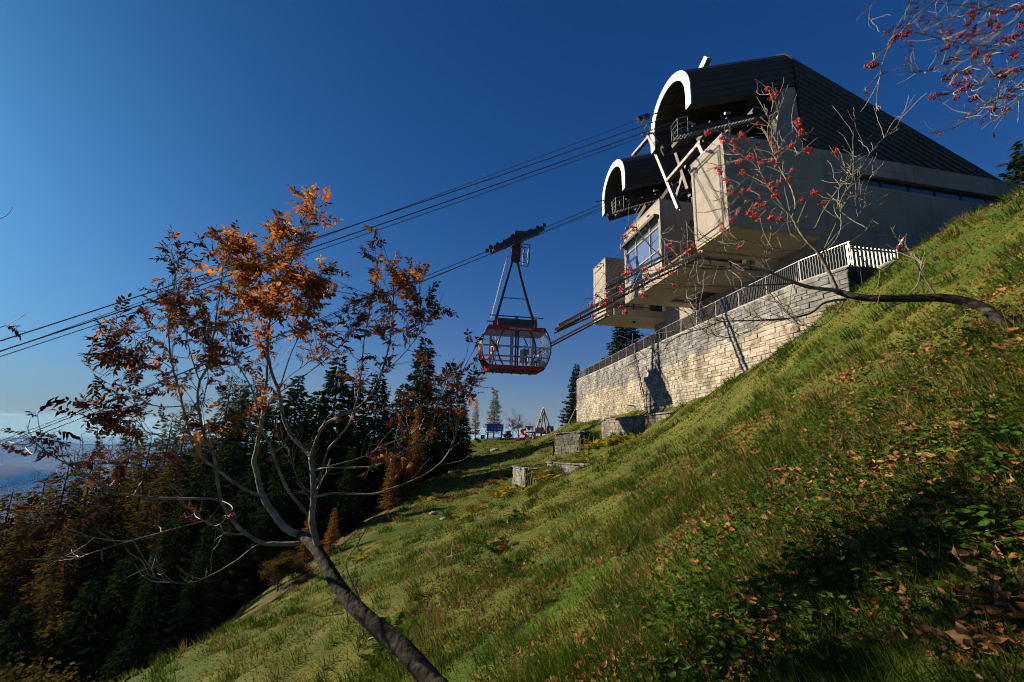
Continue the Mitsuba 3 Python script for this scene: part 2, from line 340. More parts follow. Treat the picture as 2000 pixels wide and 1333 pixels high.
for u, w0, w1 in ((17.2, 10.5, 15.0), (19.5, 10.5, 15.0)): b.tube([(u, -.05, w0), (u, -.05, w1)], .028, 6)
b.tube([(17.2, -.05, 14.98), (19.5, -.05, 14.98)], .026, 6); S(b, "conduit", "m_galv")
for u in (17.3, 18.1):
    b = MB(); b.tube([(u, 0, 15.2), (u, -.25, 15.15)], .03, 6); b.tube([(u, -.2, 15.15), (u, -.36, 15.08)], .07, 8); S(b, "floodlight", "m_galv")
b = MB(); sbox(b, 16.4, uC1 - .02, .05, 9, 9.98, 10.098); S(b, "soffit", "m_soffit")
b = MB(); b.tube([(17.6, 3.0, 9.98), (17.6, 3.0, 9.82)], (.14, .1), 12); S(b, "ceiling_lamp", "m_black")
b = MB(); sbox(b, 16.9, uC1 + .02, -.06, .048, 9.96, 10.16); S(b, "platform_edge", "m_concrete")
mat("m_blue", (.03, .12, .42), .5); mat("m_green", (.12, .3, .08), .6)
# lower storey: dark glazing between terrace and soffits
lowg = S(sbox(MB(), 4.6, 4.615, 5.6, 9.8, 6.4, 10.0).box((11.9, 9.8, 8.2), (7.2, .01, 1.8)), "glazing", "m_darkglass", label="dark glazed lower storey under the blocks")
b = MB()
for u in np.linspace(4.8, 19, 9): sbox(b, u - .05, u + .05, 9.62, 9.785, 6.3, 10.0)
for w in (6.5, 8.6): sbox(b, 4.7, 19, 9.64, 9.783, w, w + .08)
for v in (5.65, 7.7, 9.55): sbox(b, 4.46, 4.598, v - .05, v + .05, 6.3, 10.05)
sbox(b, 4.46, 4.597, 5.6, 9.5, 8.6, 8.68)
S(b, "frame", "m_black", lowg)
b = MB(); sbox(b, 1.2, 4.4, 5.6, 9.6, 6.3, 10.49); sbox(b, 18.5, 18.9, 9, 10.5, 6.3, 9.97); S(b, "pier", "m_concrete")
DG = S(sbox(MB(), 4.5, 4.515, .5, 8.9, 10.3, 12.9), "glazing", "m_darkglass", label="dark glass wall of the near dock above the platform")
b = MB()
for v in np.linspace(.5, 8.9, 7): sbox(b, 4.44, 4.498, v - .04, v + .04, 10.28, 12.92)
for w in (10.28, 10.75, 12.88): sbox(b, 4.446, 4.499, .5, 8.9, w - .03, w + .03)
S(b, "frame", "m_black", DG)
S(sbox(MB(), 4.455, 4.462, 4.1, 5.5, 10.45, 11.5), "poster", "m_whitemetal", DG, label="poster with blue and green fields behind the near dock's glass")
S(sbox(MB(), 4.448, 4.453, 4.7, 5.45, 11.0, 11.4), "blue_field", "m_blue", DG); S(sbox(MB(), 4.448, 4.453, 4.4, 5.0, 10.6, 10.9), "green_field", "m_green", DG)
DH = S(sbox(MB(), 16.5, 16.515, .9, 8.9, 10.75, 12.6), "glazing", "m_darkglass", label="dark glass wall of the far dock beside the end block")
b = MB()
for v in np.linspace(.9, 8.9, 6): sbox(b, 16.44, 16.498, v - .04, v + .04, 10.76, 12.6)
sbox(b, 16.446, 16.499, .9, 8.9, 11.0, 11.06); S(b, "frame", "m_black", DH)
S(sbox(MB(), 16.455, 16.462, 5.2, 6.2, 10.8, 11.5), "poster", "m_whitemetal", DH)
pan = S(sbox(MB(), 6.4, 8.6, 9.55, 9.57, 7.9, 9.5), "poster", "m_whitemetal", lowg, label="white poster with a blue and a green field behind the dock")
b = MB(); b.add([(6.4, 9.53, 9.5), (7.6, 9.53, 9.5), (6.9, 9.53, 9.0), (6.4, 9.53, 9.1)], [[0, 1, 2, 3]]); S(b, "blue_field", "m_blue", lowg)
b = MB(); b.add([(7.0, 9.53, 8.5), (8.0, 9.53, 8.6), (7.8, 9.53, 8.1), (7.1, 9.53, 8.0)], [[0, 1, 2, 3]]); S(b, "green_field", "m_green", lowg)

# ---- barrel canopies: corrugated shells with a flat white rim
def arch(cu, r, w_leg, w_spring, pitch=.40, depth=.08, corr=True, n=44):
    """profile (u, w) from the near leg foot over the top to the far leg foot, with trapezoid corrugation"""
    raw = [(cu - r, w_leg + (w_spring - w_leg) * t) for t in np.linspace(0, 1, 12)[:-1]]
    raw += [(cu - r * math.cos(a), w_spring + r * math.sin(a)) for a in np.linspace(0, math.pi, 60)]
    raw += [(cu + r, w_spring - (w_spring - w_leg) * t) for t in np.linspace(0, 1, 12)[1:]]
    raw = np.array(raw); s = np.r_[0, np.cumsum(np.linalg.norm(np.diff(raw, axis=0), axis=1))]
    if not corr: return raw
    k = int(s[-1] / pitch); q = []
    for i in range(k):
        for f, o in ((.0, 0), (.38, 0), (.5, 1), (.88, 1)): q.append(((i + f) / k * s[-1], o))
    q.append((s[-1], 0)); q = np.array(q)
    pu, pw = np.interp(q[:, 0], s, raw[:, 0]), np.interp(q[:, 0], s, raw[:, 1])
    d = np.gradient(raw, axis=0); d /= np.linalg.norm(d, axis=1, keepdims=True)
    nu, nw = np.interp(q[:, 0], s, -d[:, 1]), np.interp(q[:, 0], s, d[:, 0])
    return np.stack([pu + nu * depth * q[:, 1], pw + nw * depth * q[:, 1]], 1)
KINK, SL, DOWN = 7.6, .358, .40
def shell(b, prof, v0, v1, slope, wref=0):
    p = np.stack([prof[:, 0], 0 * prof[:, 0], prof[:, 1]], 1)
    vs = np.linspace(v0, v1, 3)
    return b.sweep(p, [(0, v, slope * v + wref) for v in vs])
for cu, nm in ((5.05, "near"), (14.7, "far")):
    wl, ws = 19.85, 21.05
    can = S(shell(MB(), arch(cu, 2.49, wl, ws), 0, KINK, SL), "canopy", "m_roof", label=f"dark corrugated barrel canopy over the {nm} dock")
    S(shell(MB(), arch(cu, 2.02, wl, ws, .40, -.07), .02, KINK, SL), "canopy_lining", "m_roof", can)
    o, q = arch(cu, 2.56, wl - .02, ws, corr=False), arch(cu, 2.0, wl - .02, ws, corr=False)
    n = len(o); v = np.vstack([np.c_[o[:, 0], o[:, 0] * 0 - .06, o[:, 1]], np.c_[q[:, 0], q[:, 0] * 0 - .06, q[:, 1]], np.c_[o[:, 0], o[:, 0] * 0 + .02, o[:, 1]], np.c_[q[:, 0], q[:, 0] * 0 + .02, q[:, 1]]])
    k = np.arange(n - 1); f = np.vstack([np.stack(x, 1) for x in ((k, k + 1, k + 1 + n, k + n), (k + 2 * n, k + 2 * n + 1, k + 1, k), (k + n, k + n + 1, k + 3 * n + 1, k + 3 * n))])
    S(MB().add(v, f), "rim", "m_whitemetal", can, label="flat white rim of the arch")
    b = MB()
    for su in (-1, 1):       # undersides of the two legs
        u0, u1 = sorted((cu + su * 2.0, cu + su * 2.55))
        b.add([(u0, .03, wl - .03), (u1, .03, wl - .03), (u1, KINK, wl - .03 + SL * KINK), (u0, KINK, wl - .03 + SL * KINK)], [[0, 1, 2, 3]])
    S(b, "edge_strip", "m_darksteel", can)
    for v in (1.1, 3.6, 6.1):
        pr = arch(cu, 1.94, wl, ws, corr=False)[::3]
        S(MB().tube(np.c_[pr[:, 0], pr[:, 0] * 0 + v, pr[:, 1] + SL * v], .07, 6), "rib", "m_darksteel", can)
    S(MB().tube([(cu + 2.1, -.95, 20.95), (cu + 2.1, .3, 21.33)], .06, 8), "gutter_pipe", "m_darksteel", can)
    # rope saddle: a dark curved girder that carries the track ropes
    uc = cu - .15
    vs = np.linspace(-.3, 9, 16); ws_ = 19.05 + .44 * vs - .012 * vs ** 2
    b = MB()
    for du in (-.75, .75):
        b.tube(np.c_[vs * 0 + uc + du, vs, ws_], .17, 8)
        for q0, q1 in zip(range(0, 15), range(1, 16)): b.beam((uc + du, vs[q0], ws_[q0] - .32), (uc + du, vs[q1], ws_[q1] - .32), .12, .5)
    for v, w in zip(vs[1::3], ws_[1::3]): b.beam((uc - .75, v, w - .35), (uc + .75, v, w - .35), .22, .3)
    S(b, "rope_saddle", "m_darksteel", label=f"dark curved rope saddle in the {nm} dock")
    b = MB()
    for v, w in zip(vs[2::2], ws_[2::2]):
        for du in (-.75, .75): b.beam((uc + du - .3, v, w + .05), (uc + du + .3, v, w + .05), .09)
    S(b, "cross_rib", "m_darksteel")
    # walkway with grating and end railing
    b = MB(); wk = cu - 1.5
    for q in np.linspace(-.5, 6.0, 27):
        b.box((wk, q, 18.35 + .40 * q), (.28, .06, .02), np.array([[1, 0, 0], [0, .93, .37], [0, -.37, .93]]))
    S(b, "walkway_grating", "m_galv", label=f"pale stepped walkway grating under the {nm} canopy")
    b = MB()
    for du in (-.36, .36): b.beam((wk + du, -.6, 18.1), (wk + du, 6.2, 20.8), .05, .10)
    S(b, "walkway_beam", "m_darksteel"); b = MB()
    for q in (-.6, .1):
        for du in (-.36, .36): b.tube([(wk + du, q, 18.1 + .4 * (q + .6)), (wk + du, q, 19.25 + .4 * (q + .6))], .025, 6)
    for h in (.4, .75, 1.12):
        b.tube([(wk - .36, -.6, 18.1 + h), (wk + .36, -.6, 18.1 + h)], .022, 6)
        for du in (-.36, .36): b.tube([(wk + du, -.6, 18.1 + h), (wk + du, .1, 18.38 + h)], .022, 6)
    S(b, "walkway_railing", "m_galv")
    b = MB()
    for du in (-1.1, 1.1):
        b.tube([(uc + du, .6, 19.6), (uc + du, 1.0, 19.5)], .09, 10); b.tube([(uc + du, 3.2, 20.7), (uc + du, 3.6, 20.8)], .09, 10)
    S(b, "pulley", "m_galv")
# ---- the big roof behind the canopies, falling into the hill
def roof_prof():
    raw = [(2.52, 15.9 + t) for t in np.linspace(0, 7.8, 30)[:-1]]
    raw += [(5.05 - 2.53 * math.cos(a), 23.78 + 2.58 * math.sin(a)) for a in np.linspace(0, math.pi / 2, 24)]
    raw += [(u, 26.36) for u in np.linspace(5.3, 17, 10)] + [(17.2, 25.8), (17.2, 15.9)]
    raw = np.array(raw); s = np.r_[0, np.cumsum(np.linalg.norm(np.diff(raw, axis=0), axis=1))]; k = int(s[-1] / .40); q = []
    for i in range(k):
        for f, o in ((.0, 0), (.38, 0), (.5, 1), (.88, 1)): q.append(((i + f) / k * s[-1], o))
    q = np.array(q); d = np.gradient(raw, axis=0); d /= np.linalg.norm(d, axis=1, keepdims=True) + 1e-9
    return np.stack([np.interp(q[:, 0], s, raw[:, 0]) + np.interp(q[:, 0], s, -d[:, 1]) * .07 * q[:, 1], np.interp(q[:, 0], s, raw[:, 1]) + np.interp(q[:, 0], s, d[:, 0]) * .07 * q[:, 1]], 1)
rp = roof_prof(); p3 = np.c_[rp[:, 0], rp[:, 0] * 0, rp[:, 1]]
b = MB(); b.sweep(p3, [(0, v, -DOWN * (v - KINK)) for v in (KINK, 18, 32)])
S(b, "main_roof", "m_roof", label="big dark corrugated roof sloping down into the hill")
b = MB(); b.add(np.c_[rp[:, 0], rp[:, 0] * 0 + KINK + .4, rp[:, 1]][[0, 60, 80, 100, 120, 140, 160, -1]], [[0, 1, 2, 3]])
sbox(b, 3.0, 17.0, KINK + .6, KINK + .9, 15.88, 24.6); S(b, "rear_wall", "m_darksteel")
b = MB(); fold = np.r_[[(2.45, 22.3)], [(5.05 - 2.6 * math.cos(a), 23.78 + 2.61 * math.sin(a)) for a in np.linspace(0, math.pi / 2, 12)], [(16, 26.4)]]
b.tube(np.c_[fold[:, 0], fold[:, 0] * 0 + KINK, fold[:, 1]], .05, 6); S(b, "ridge_flashing", "m_darksteel")
b = MB()
b.add([(2.56, 4.9, 15.9), (3.2, 4.9, 15.9), (3.2, 7.55, 15.9), (2.56, 7.55, 15.9), (2.56, 6.6, 22.15), (3.2, 6.6, 22.15), (3.2, 7.55, 22.45), (2.56, 7.55, 22.45)],
      [[0, 1, 5, 4], [1, 2, 6, 5], [2, 3, 7, 6], [3, 0, 4, 7], [4, 5, 6, 7]]); S(b, "roof_pier", "m_concrete", label="tapering concrete pier under the roof's corner")
# ---- white steel struts and dark lattice
def strut(a, b_, w=.19, h=.30, m="m_steel", **k): return S(MB().ibeam(a, b_, w, h, .035, up=(.3, 1, .1)), "strut", m, **k)
strut((8.65, .35, 22.3), (5.05, .35, 14.2), label="white leaning strut between the docks")
strut((11.4, .4, 22.35), (8.3, .4, 22.0)); strut((2.2, .3, 17.05), (6.2, .3, 16.85)); strut((6.2, .9, 16.8), (9.2, 1.2, 16.7), .3, .45, "m_darksteel"); strut((9.2, .36, 16.7), (12.0, .36, 15.9), .3, .4, "m_darksteel")
strut((2.45, .32, 17.0), (2.0, .32, 15.9)); strut((7.9, 5.3, 29.4), (12.6, 4.8, 26.2), w=.42, h=.5, label="white beam end rising above the near canopy")
strut((6.2, 2.0, 15.9), (8.2, 2.0, 21.8), .22, .3, "m_darksteel"); strut((9.2, 2.2, 15.9), (5.4, 2.2, 20.5), .22, .3, "m_darksteel")
b = MB()
for k in range(7): b.tube([(3.0 + .62 * k, 2.8, 15.9), (4.6 + .62 * k, 2.8, 19.2)], .035, 6); b.tube([(4.6 + .62 * k, 2.85, 15.9), (3.0 + .62 * k, 2.85, 19.2)], .035, 6)
S(b, "lattice", "m_steel", label="thin steel lattice behind the near block")
# small service ladder and rope clamp out in front of the near arch
b = MB()
for du in (0, .42): b.tube([(4.4 + du, -2.25, 20.1), (4.9 + du, -1.0, 18.75)], .03, 6)
for t in np.linspace(.1, .9, 5): q = A(4.4, -2.25, 20.1) * (1 - t) + A(4.9, -1.0, 18.75) * t; b.tube([q, q + A(.42, 0, 0)], .022, 6)
S(b, "ladder", "m_galv")
# a wind rope from the middle block
S(MB().tube([(12.6, -.3, 14.6), (16.3, -4.18, 7.96)], .018, 5), "guy_rope", "m_rope")
S(MB().tube([(8.2, -.3, 14.6), (12.0, -4.2, 7.9)], .014, 5), "guy_rope", "m_rope")

# ---- docking guide rails that reach out over the slope: things held by the station
def rail(pts_, r, label_, lattice=False):
    k = thing("guide_rail", label_, "rail", "docking guide rails")
    p = np.array(pts_, float)
    S(MB().tube(p, r, 10), "tube", "m_galv", k)
    p2 = p + A(.22, 0, -.26)
    S(MB().tube(p2, r * .7, 8), "lower_tube", "m_darksteel", k)
    b = MB()
    for t in np.arange(.04, 1, .11): q = p[0] * (1 - t) + p[-1] * t; b.beam(q, q + A(.22, 0, -.26), .05)
    S(b, "bracket", "m_darksteel", k)
rail([(6.3, -4.14, 9.18), (6.3, .6, 11.9)], .085, "short grey guide rail crossing the blue window")
rail([(3.42, -8.07, 5.54), (3.42, -2.3, 9.0), (3.42, .5, 10.5)], .10, "longest grey guide rail of the near dock, below the near concrete block")
rail([(12.9, -5.69, 7.61), (12.9, .3, 10.7)], .08, "middle grey guide rail ending in front of the sky left of the end block")
rail([(16.3, -6.6, 6.35), (16.3, .3, 10.4)], .10, "lowest grey guide rail reaching behind the red cabin")
# ------------------------------------------------------------------ dry stone walls
def stone_proto(seed):
    r = np.random.default_rng(seed)
    m = trimesh.creation.box(); v = np.array(m.vertices)
    c = m3.Manifold.cube([1, 1, 1], True)
    ch = []
    for p in v:
        for ax in range(3):
            q = p.copy(); q[[a for a in range(3) if a != ax]] *= (1 - .10 * r.random() - .05); q = q + r.normal(0, .018, 3); ch.append(q)
    h = m3.Manifold.hull_points(np.array(ch)).to_mesh()
    return trimesh.Trimesh(h.vert_properties[:, :3], h.tri_verts, process=False)
PROTO = [stone_proto(s) for s in range(6)]
PPLY = [mikit.ply(m, None) for m in PROTO]
def stone_mat(name, a, b_):
    return mat(name, lambda p, n, uv: mix(mix(a, b_, smoothstep(.3, .7, fbm(p.x * 5, p.y * 5, p.z * 7, 4))), (.13, .13, .075), smoothstep(.58, .72, fbm(p.x * .9, p.y * .9, p.z * 1.6, 4)) * .45) * (.62 + .5 * smoothstep(.25, .7, fbm(p.x * 1.2 + 7, p.y * 1.2, p.z * .5, 3))) * (.8 + .4 * fbm(p.x * 30, p.y * 30, p.z * 30, 2)), .88, .2, k=.68 if "grey" in name else .84)
GREY = [stone_mat(f"m_stone_grey{i}", a, b_) for i, (a, b_) in enumerate((((0.234, 0.250, 0.273), (0.156, 0.168, 0.183)), ((0.296, 0.308, 0.320), (0.211, 0.218, 0.234)), ((0.195, 0.207, 0.226), (0.133, 0.140, 0.156)), ((0.328, 0.328, 0.328), (0.234, 0.234, 0.226)), ((0.257, 0.257, 0.261), (0.172, 0.179, 0.172))))]
BEIGE = [stone_mat(f"m_stone_beige{i}", a, b_) for i, (a, b_) in enumerate((((0.343, 0.320, 0.265), (0.250, 0.226, 0.183)), ((0.296, 0.269, 0.211), (0.218, 0.191, 0.144)), ((0.382, 0.363, 0.320), (0.289, 0.269, 0.230)), ((0.265, 0.234, 0.187), (0.187, 0.160, 0.125)), ((0.320, 0.312, 0.285), (0.234, 0.222, 0.199))))]
stone_mat("m_stone_moss", (.20, .21, .12), (.12, .13, .06))
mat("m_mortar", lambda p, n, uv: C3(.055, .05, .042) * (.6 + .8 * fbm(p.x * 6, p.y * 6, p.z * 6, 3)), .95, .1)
mat("m_coping_stone", lambda p, n, uv: C3(.36, .36, .35) * (.7 + .6 * fbm(p.x * 3, p.y * 3, p.z * 3, 4)), .9, .2)

def stone_wall(root, line, foot, top, pick, sx, sy, thick, cap, boundary=None, holes=0):
    """courses of stones along a ground line (n,2); foot and top heights at its points; pick(z, s, rel) -> material name"""
    line = np.asarray(line, float); L = np.r_[0, np.cumsum(np.linalg.norm(np.diff(line, axis=0), axis=1))]
    pos = lambda s: A(np.interp(s, L, line[:, 0]), np.interp(s, L, line[:, 1]))
    zmin = min(foot) - .5; z = zmin; items = []; row = 0
    tmax = np.max(top)
    while z < tmax - .03:
        h = sy * R.uniform(.75, 1.3); h = min(h, tmax - z) if tmax - z - h > .08 else tmax - z
        s = -R.uniform(0, sx * .5)
        while s < L[-1]:
            l = sx * R.uniform(.55, 1.6); l = min(l, L[-1] - s) if L[-1] - s - l > sx * .3 else L[-1] - s
            c = s + l / 2; ft, tp = np.interp(c, L, foot), np.interp(c, L, top)
            if z + h > ft - .45 and z < tp - .02 and s + l > 0:
                s0 = max(s, 0); hh = min(h, tp - z); p0, p1 = pos(s0), pos(s + l); d = p1 - p0; ll = np.linalg.norm(d)
                if ll > .03:
                    d /= ll; nrm = A(d[1], -d[0])
                    if nrm @ -line[0] < 0 and False: nrm = -nrm
                    split = R.random() < .16 and hh > .16
                    for zz, h2 in (((z, hh * .5), (z + hh * .5, hh * .5)) if split else ((z, hh),)):
                        g = R.uniform(.008, .022); out = R.uniform(-.02, .035)
                        items.append((np.r_[(p0 + p1) / 2, zz + h2 / 2], A(ll - g, thick, h2 - g), d, out, pick(zz + h2 / 2, c)))
            s += l
        z += h; row += 1
    cen = np.array([i[0] for i in items]); size = np.array([i[1][0] * i[1][2] for i in items]) / (cen[:, 0] ** 2 + cen[:, 1] ** 2)
    order = np.argsort(-size); keep = set(order[:cap].tolist()); rest = {}
    for n_, (c, dim, d, out, mt) in enumerate(items):
        side = A(-d[1], d[0])                        # towards the valley
        if side @ A(-1, -.6) < 0: side = -side
        M = np.eye(4); M[:3, 0] = np.r_[d, 0] * dim[0]; M[:3, 1] = np.r_[side, 0] * dim[1]; M[:3, 2] = A(0, 0, dim[2]); M[:3, 3] = c + np.r_[side, 0] * out
        if np.linalg.det(M[:3, :3]) < 0: M[:3, 0] *= -1
        k = int(R.integers(6))
        if n_ in keep: put("stone", {**PPLY[k], "bsdf": {"type": "ref", "id": mt}}, None, root, to=M)
        else: rest.setdefault(mt, MB()).add(np.asarray(PROTO[k].vertices) @ M[:3, :3].T + M[:3, 3], PROTO[k].faces)
    for q, (mt, b) in enumerate(rest.items()):
        kk = f"{root}__stonework__{q + 1:03d}"; scene[kk] = mikit.ply(b.get(), mt)
    if rest: tag(f"{root}__stonework", kind="stuff")
    # the dark core seen in the joints
    b = MB()
    for a, c, f0, f1, t0, t1 in zip(line[:-1], line[1:], foot[:-1], foot[1:], top[:-1], top[1:]):
        d = (c - a) / np.linalg.norm(c - a); side = A(-d[1], d[0]); side = -side if side @ A(-1, -.6) < 0 else side
        o = -np.r_[side, 0] * thick * 1.4; f_ = np.r_[side, 0] * (thick * .5 - .035)
        P = [np.r_[a, f0 - .6] + f_, np.r_[c, f1 - .6] + f_, np.r_[c, t1 - .04] + f_, np.r_[a, t0 - .04] + f_]; P += [p + o for p in P]
        b.add(P, [[0, 1, 2, 3], [5, 4, 7, 6], [3, 2, 6, 7], [4, 0, 3, 7], [1, 5, 6, 2]])
    b.put("core", "m_mortar", root)

LW = np.r_[0, np.cumsum(np.linalg.norm(np.diff(WALL, axis=0), axis=1))]
def band(s):  # height of the step from beige blocks to grey slabs
    return np.interp(s, [0, 3, 6, 9, 13, 18, 23, 27, 31, 36, 41], [4.9, 5.0, 4.75, 4.6, 4.55, 4.2, 4.0, 4.4, 4.3, 4.15, 4.2]) + .18 * math.sin(s * 1.9)
RW = thing("retaining_wall", "tall curved retaining wall of grey slabs over beige blocks below the station", "stone wall")
def pick_main(z, s):
    if s > 34.5 and R.random() < .6 and s > 36.5: return GREY[R.integers(5)]
    return GREY[R.integers(5)] if z > band(s) + R.uniform(-.1, .1) else BEIGE[R.integers(5)]
stone_wall(RW, WALL, FOOT, np.full(len(WALL), WTOP - .05), pick_main, .41, .19, .34, 298)
# end face of the wall, turning into the hill
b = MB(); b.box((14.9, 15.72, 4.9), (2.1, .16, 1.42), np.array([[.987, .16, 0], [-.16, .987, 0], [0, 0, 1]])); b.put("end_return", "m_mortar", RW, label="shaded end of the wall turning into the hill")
b = MB(); cs = np.r_[WALL[:1], WALL]
for a, c in zip(WALL[:-1], WALL[1:]):
    d = c - a; L_ = np.linalg.norm(d); b.box(np.r_[(a + c) / 2 + A(.12, 0), WTOP - .02], (L_ / 2 + .01, .24, .035), np.array([[d[0] / L_, d[1] / L_, 0], [-d[1] / L_, d[0] / L_, 0], [0, 0, 1]]))
b.put("coping", "m_coping_stone", RW)

# low terrace walls on the slope
def low_wall(label_, line, h0, h1, ret=0, sx=.34, sy=.19):
    k = thing("terrace_wall", label_, "stone wall", "low dry stone terrace walls"); line = np.asarray(line, float)
    if ret: d = line[1] - line[0]; d /= np.linalg.norm(d); u = A(-d[1], d[0]); u = u if u[0] > 0 else -u; line = np.vstack([line, line[1] + u * ret])
    n = 8; t = np.linspace(0, 1, n); ln = line[0] * (1 - t)[:, None] + line[1] * t[:, None] if len(line) == 2 else line
    if len(line) > 2:      # wall and its return into the slope
        ln = np.vstack([line[0] * (1 - t)[:, None] + line[1] * t[:, None], line[1:2] * .5 + line[2:] * .5, line[2:]]); t = np.r_[t, 1, 1]; n = len(t)
    ft = gz(ln[:, 0] - .4, ln[:, 1]) - .15; tp = h0 + (h1 - h0) * t
    stone_wall(k, ln, ft, tp, lambda z, s: [GREY[0], GREY[2], GREY[4], BEIGE[3], "m_stone_moss"][R.integers(5)], sx, sy, .3, 60)
    for a, c, ha, hc in zip(ln[:-1], ln[1:], tp[:-1], tp[1:]):      # rough cap stones
        L_ = np.linalg.norm(c - a); m = max(1, int(round(L_ / .5)))
        for i in range(m):
            f0, f1 = i / m, (i + 1) / m; p0, p1 = np.r_[a * (1 - f0) + c * f0, ha * (1 - f0) + hc * f0], np.r_[a * (1 - f1) + c * f1, ha * (1 - f1) + hc * f1]
            d = p1 - p0; M = np.eye(4); M[:3, 0] = d * R.uniform(.86, .98); w = A(-d[1], d[0], 0); M[:3, 1] = w / np.linalg.norm(w) * R.uniform(.42, .56); M[:3, 2] = A(0, 0, R.uniform(.06, .11)); M[:3, 3] = (p0 + p1) / 2 + A(R.normal(0, .02), R.normal(0, .02), R.uniform(0, .04))
            put("cap_stone", {**PPLY[int(R.integers(6))], "bsdf": {"type": "ref", "id": GREY[R.integers(5)]}}, None, k, to=M)
    return k
q0, q1 = at(1086, 848, 38), at(1136, 844, 36); low_wall("short mossy block wall at the left end of the upper terrace", [q0[:2], q1[:2]], q0[2], q1[2], 1.3)
q0, q1 = at(1178, 822, 35), at(1322, 806, 27); low_wall("long low terrace wall directly below the retaining wall", [q0[:2], q1[:2]], q0[2], q1[2])
q0, q1 = at(1006, 912, 33), at(1030, 917, 29.5); low_wall("lowest short wall stub with yellow ferns in front", [q0[:2], q1[:2]], q0[2], q1[2], 1.1)
q0, q1 = at(1072, 904, 31), at(1168, 910, 26.5); low_wall("low broken wall to the right of the lowest stub", [q0[:2], q1[:2]], q0[2], q1[2])

# ------------------------------------------------------------------ railing on the wall
RL = thing("terrace_railing", "grey metal railing with thin upright bars along the top of the stone wall", "railing")
pos = lambda s: np.r_[np.interp(s, LW, WALL[:, 0]) + .12, np.interp(s, LW, WALL[:, 1]), WTOP]
unit = mikit.ply(trimesh.creation.box(), "m_galv")
def bar(c, d, wx, wy, h, name, parent, m="m_galv"):
    M = np.eye(4); M[:3, 0] = np.r_[d, 0] * wx; M[:3, 1] = A(-d[1], d[0], 0) * wy; M[2, 2] = h; M[:3, 3] = c + A(0, 0, h / 2)
    put(name, {**unit, "bsdf": {"type": "ref", "id": m}}, None, parent, to=M)
HF = .98
post_s = np.arange(.05, LW[-1], 2.05)
for s in post_s:
    d = pos(s + .05)[:2] - pos(s - .0)[:2]; d /= np.linalg.norm(d); bar(pos(s), d, .06, .05, HF + .03, "post", RL)
rest = MB(); n = 0
for s in np.arange(.12, LW[-1] - .05, .115):
    if np.min(np.abs(post_s - s)) < .06: continue
    d = pos(s + .05)[:2] - pos(s)[:2]; d /= np.linalg.norm(d)
    if n < 298: bar(pos(s) + A(0, 0, .06), d, .014, .05, HF - .1, "baluster", RL, "m_bars"); n += 1
    else: rest.box(pos(s) + A(0, 0, HF / 2 + .01), (.007, .025, HF / 2 - .05))
if rest.v: rest.put("far_balusters", "m_bars", RL, kind="stuff")
b = MB(); ss = np.linspace(0, LW[-1], 60); pp = np.array([pos(s) for s in ss])
for h in (HF, .05):
    for a, c in zip(pp[:-1], pp[1:]): b.beam(a + A(0, 0, h), c + A(0, 0, h), .05, .035)
b.put("rail", "m_galv", RL)
# return railing to the station wall: wide pale slats
RS = thing("side_railing", "short railing of wide pale slats between the wall end and the station", "railing")
p0, p1 = at(1660, 521, 15.5), at(1752, 527, 16.9); d = (p1 - p0)[:2]; L_ = np.linalg.norm(d); d /= L_
for t in np.linspace(0, 1, 13):
    c = p0 * (1 - t) + p1 * t; wide = abs(t - .47) < .02 or t in (0., 1.)
    bar(c + A(0, 0, -.1), d, .085 if not wide else .10, .05 + .02 * wide, .95, "post" if wide else "slat", RS, "m_galv")
b = MB()
for h in (.0, .8): b.beam(p0 + A(0, .06, h), p1 + A(0, .06, h), .03, .06)
b.put("rail", "m_galv", RS)
# red and white marker pole
PB = thing("marker_pole", "slanting red and white marker pole against the dark station wall", "pole")
mat("m_red", (.55, .03, .03), .5, .4); mat("m_white", (.78, .78, .76), .5, .4)
q0, q1 = at(1752, 487, 17.2), at(1767, 463, 17.2)
for a, c, m_, nm in ((0, .3, "m_red", "red_band"), (.3, .8, "m_white", "white_band"), (.8, 1, "m_red", "red_band")):
    MB().tube([q0 * (1 - a) + q1 * a, q0 * (1 - c) + q1 * c], .04, 10).put(nm, m_, PB)
MB().tube([q0 - A(0, 0, .5), q0], .03, 8).put("foot", "m_galv", PB)
# ------------------------------------------------------------------ ropes
def rope(name, label, u, c, v1, r, v0=-135.0):
    v = np.concatenate([np.linspace(v0, -45, 16)[:-1], np.linspace(-45, v1, 40)]); w = c[1] * v + c[2] + c[0] * v * v
    k = put(name, MB().tube(loc(np.c_[v * 0 + u, v, w]), r, 8).get(), "m_rope", smooth=True); tag(k, label, "cable")
rope("track_rope", "upper thick track rope of the near dock, highest of the thick cables in the sky", 5.6, (.0006, .53, 21.25), .6, .030)
rope("track_rope", "second thick track rope of the near dock, just below the upper one", 4.2, (.0006, .53, 19.95), .6, .030)
rope("haul_rope", "thin haul rope, lowest cable of the upper bundle", 4.9, (.0006, .53, 20.05), .6, .020)
rope("signal_rope", "thinnest rope on top of the upper bundle, ending at the black clamp", 4.9, (.0006, .565, 21.5), -1.6, .016)
rope("track_rope", "upper track rope of the lower bundle that carries the red cabin", 15.4, (.0004, .55, 20.45), .6, .030)
rope("track_rope", "lower track rope of the lower bundle that carries the red cabin", 14.1, (.0004, .55, 19.62), .6, .030)
rope("haul_rope", "thin haul rope, lowest cable of the lower bundle above the cabin", 14.75, (.0004, .53, 19.63), .6, .020)
RC = thing("rope_clamp", "black clamp block at the end of the thin top rope by the near arch", "clamp")
q = loc(A([4.9, -2.35, 20.18], [4.9, -1.6, 20.6], [4.9, .4, 21.6]))
MB().beam(q[0], q[1], .26, .3).put("block", "m_black", RC); MB().tube([q[1], q[2]], .04, 8).put("rod", "m_darksteel", RC)

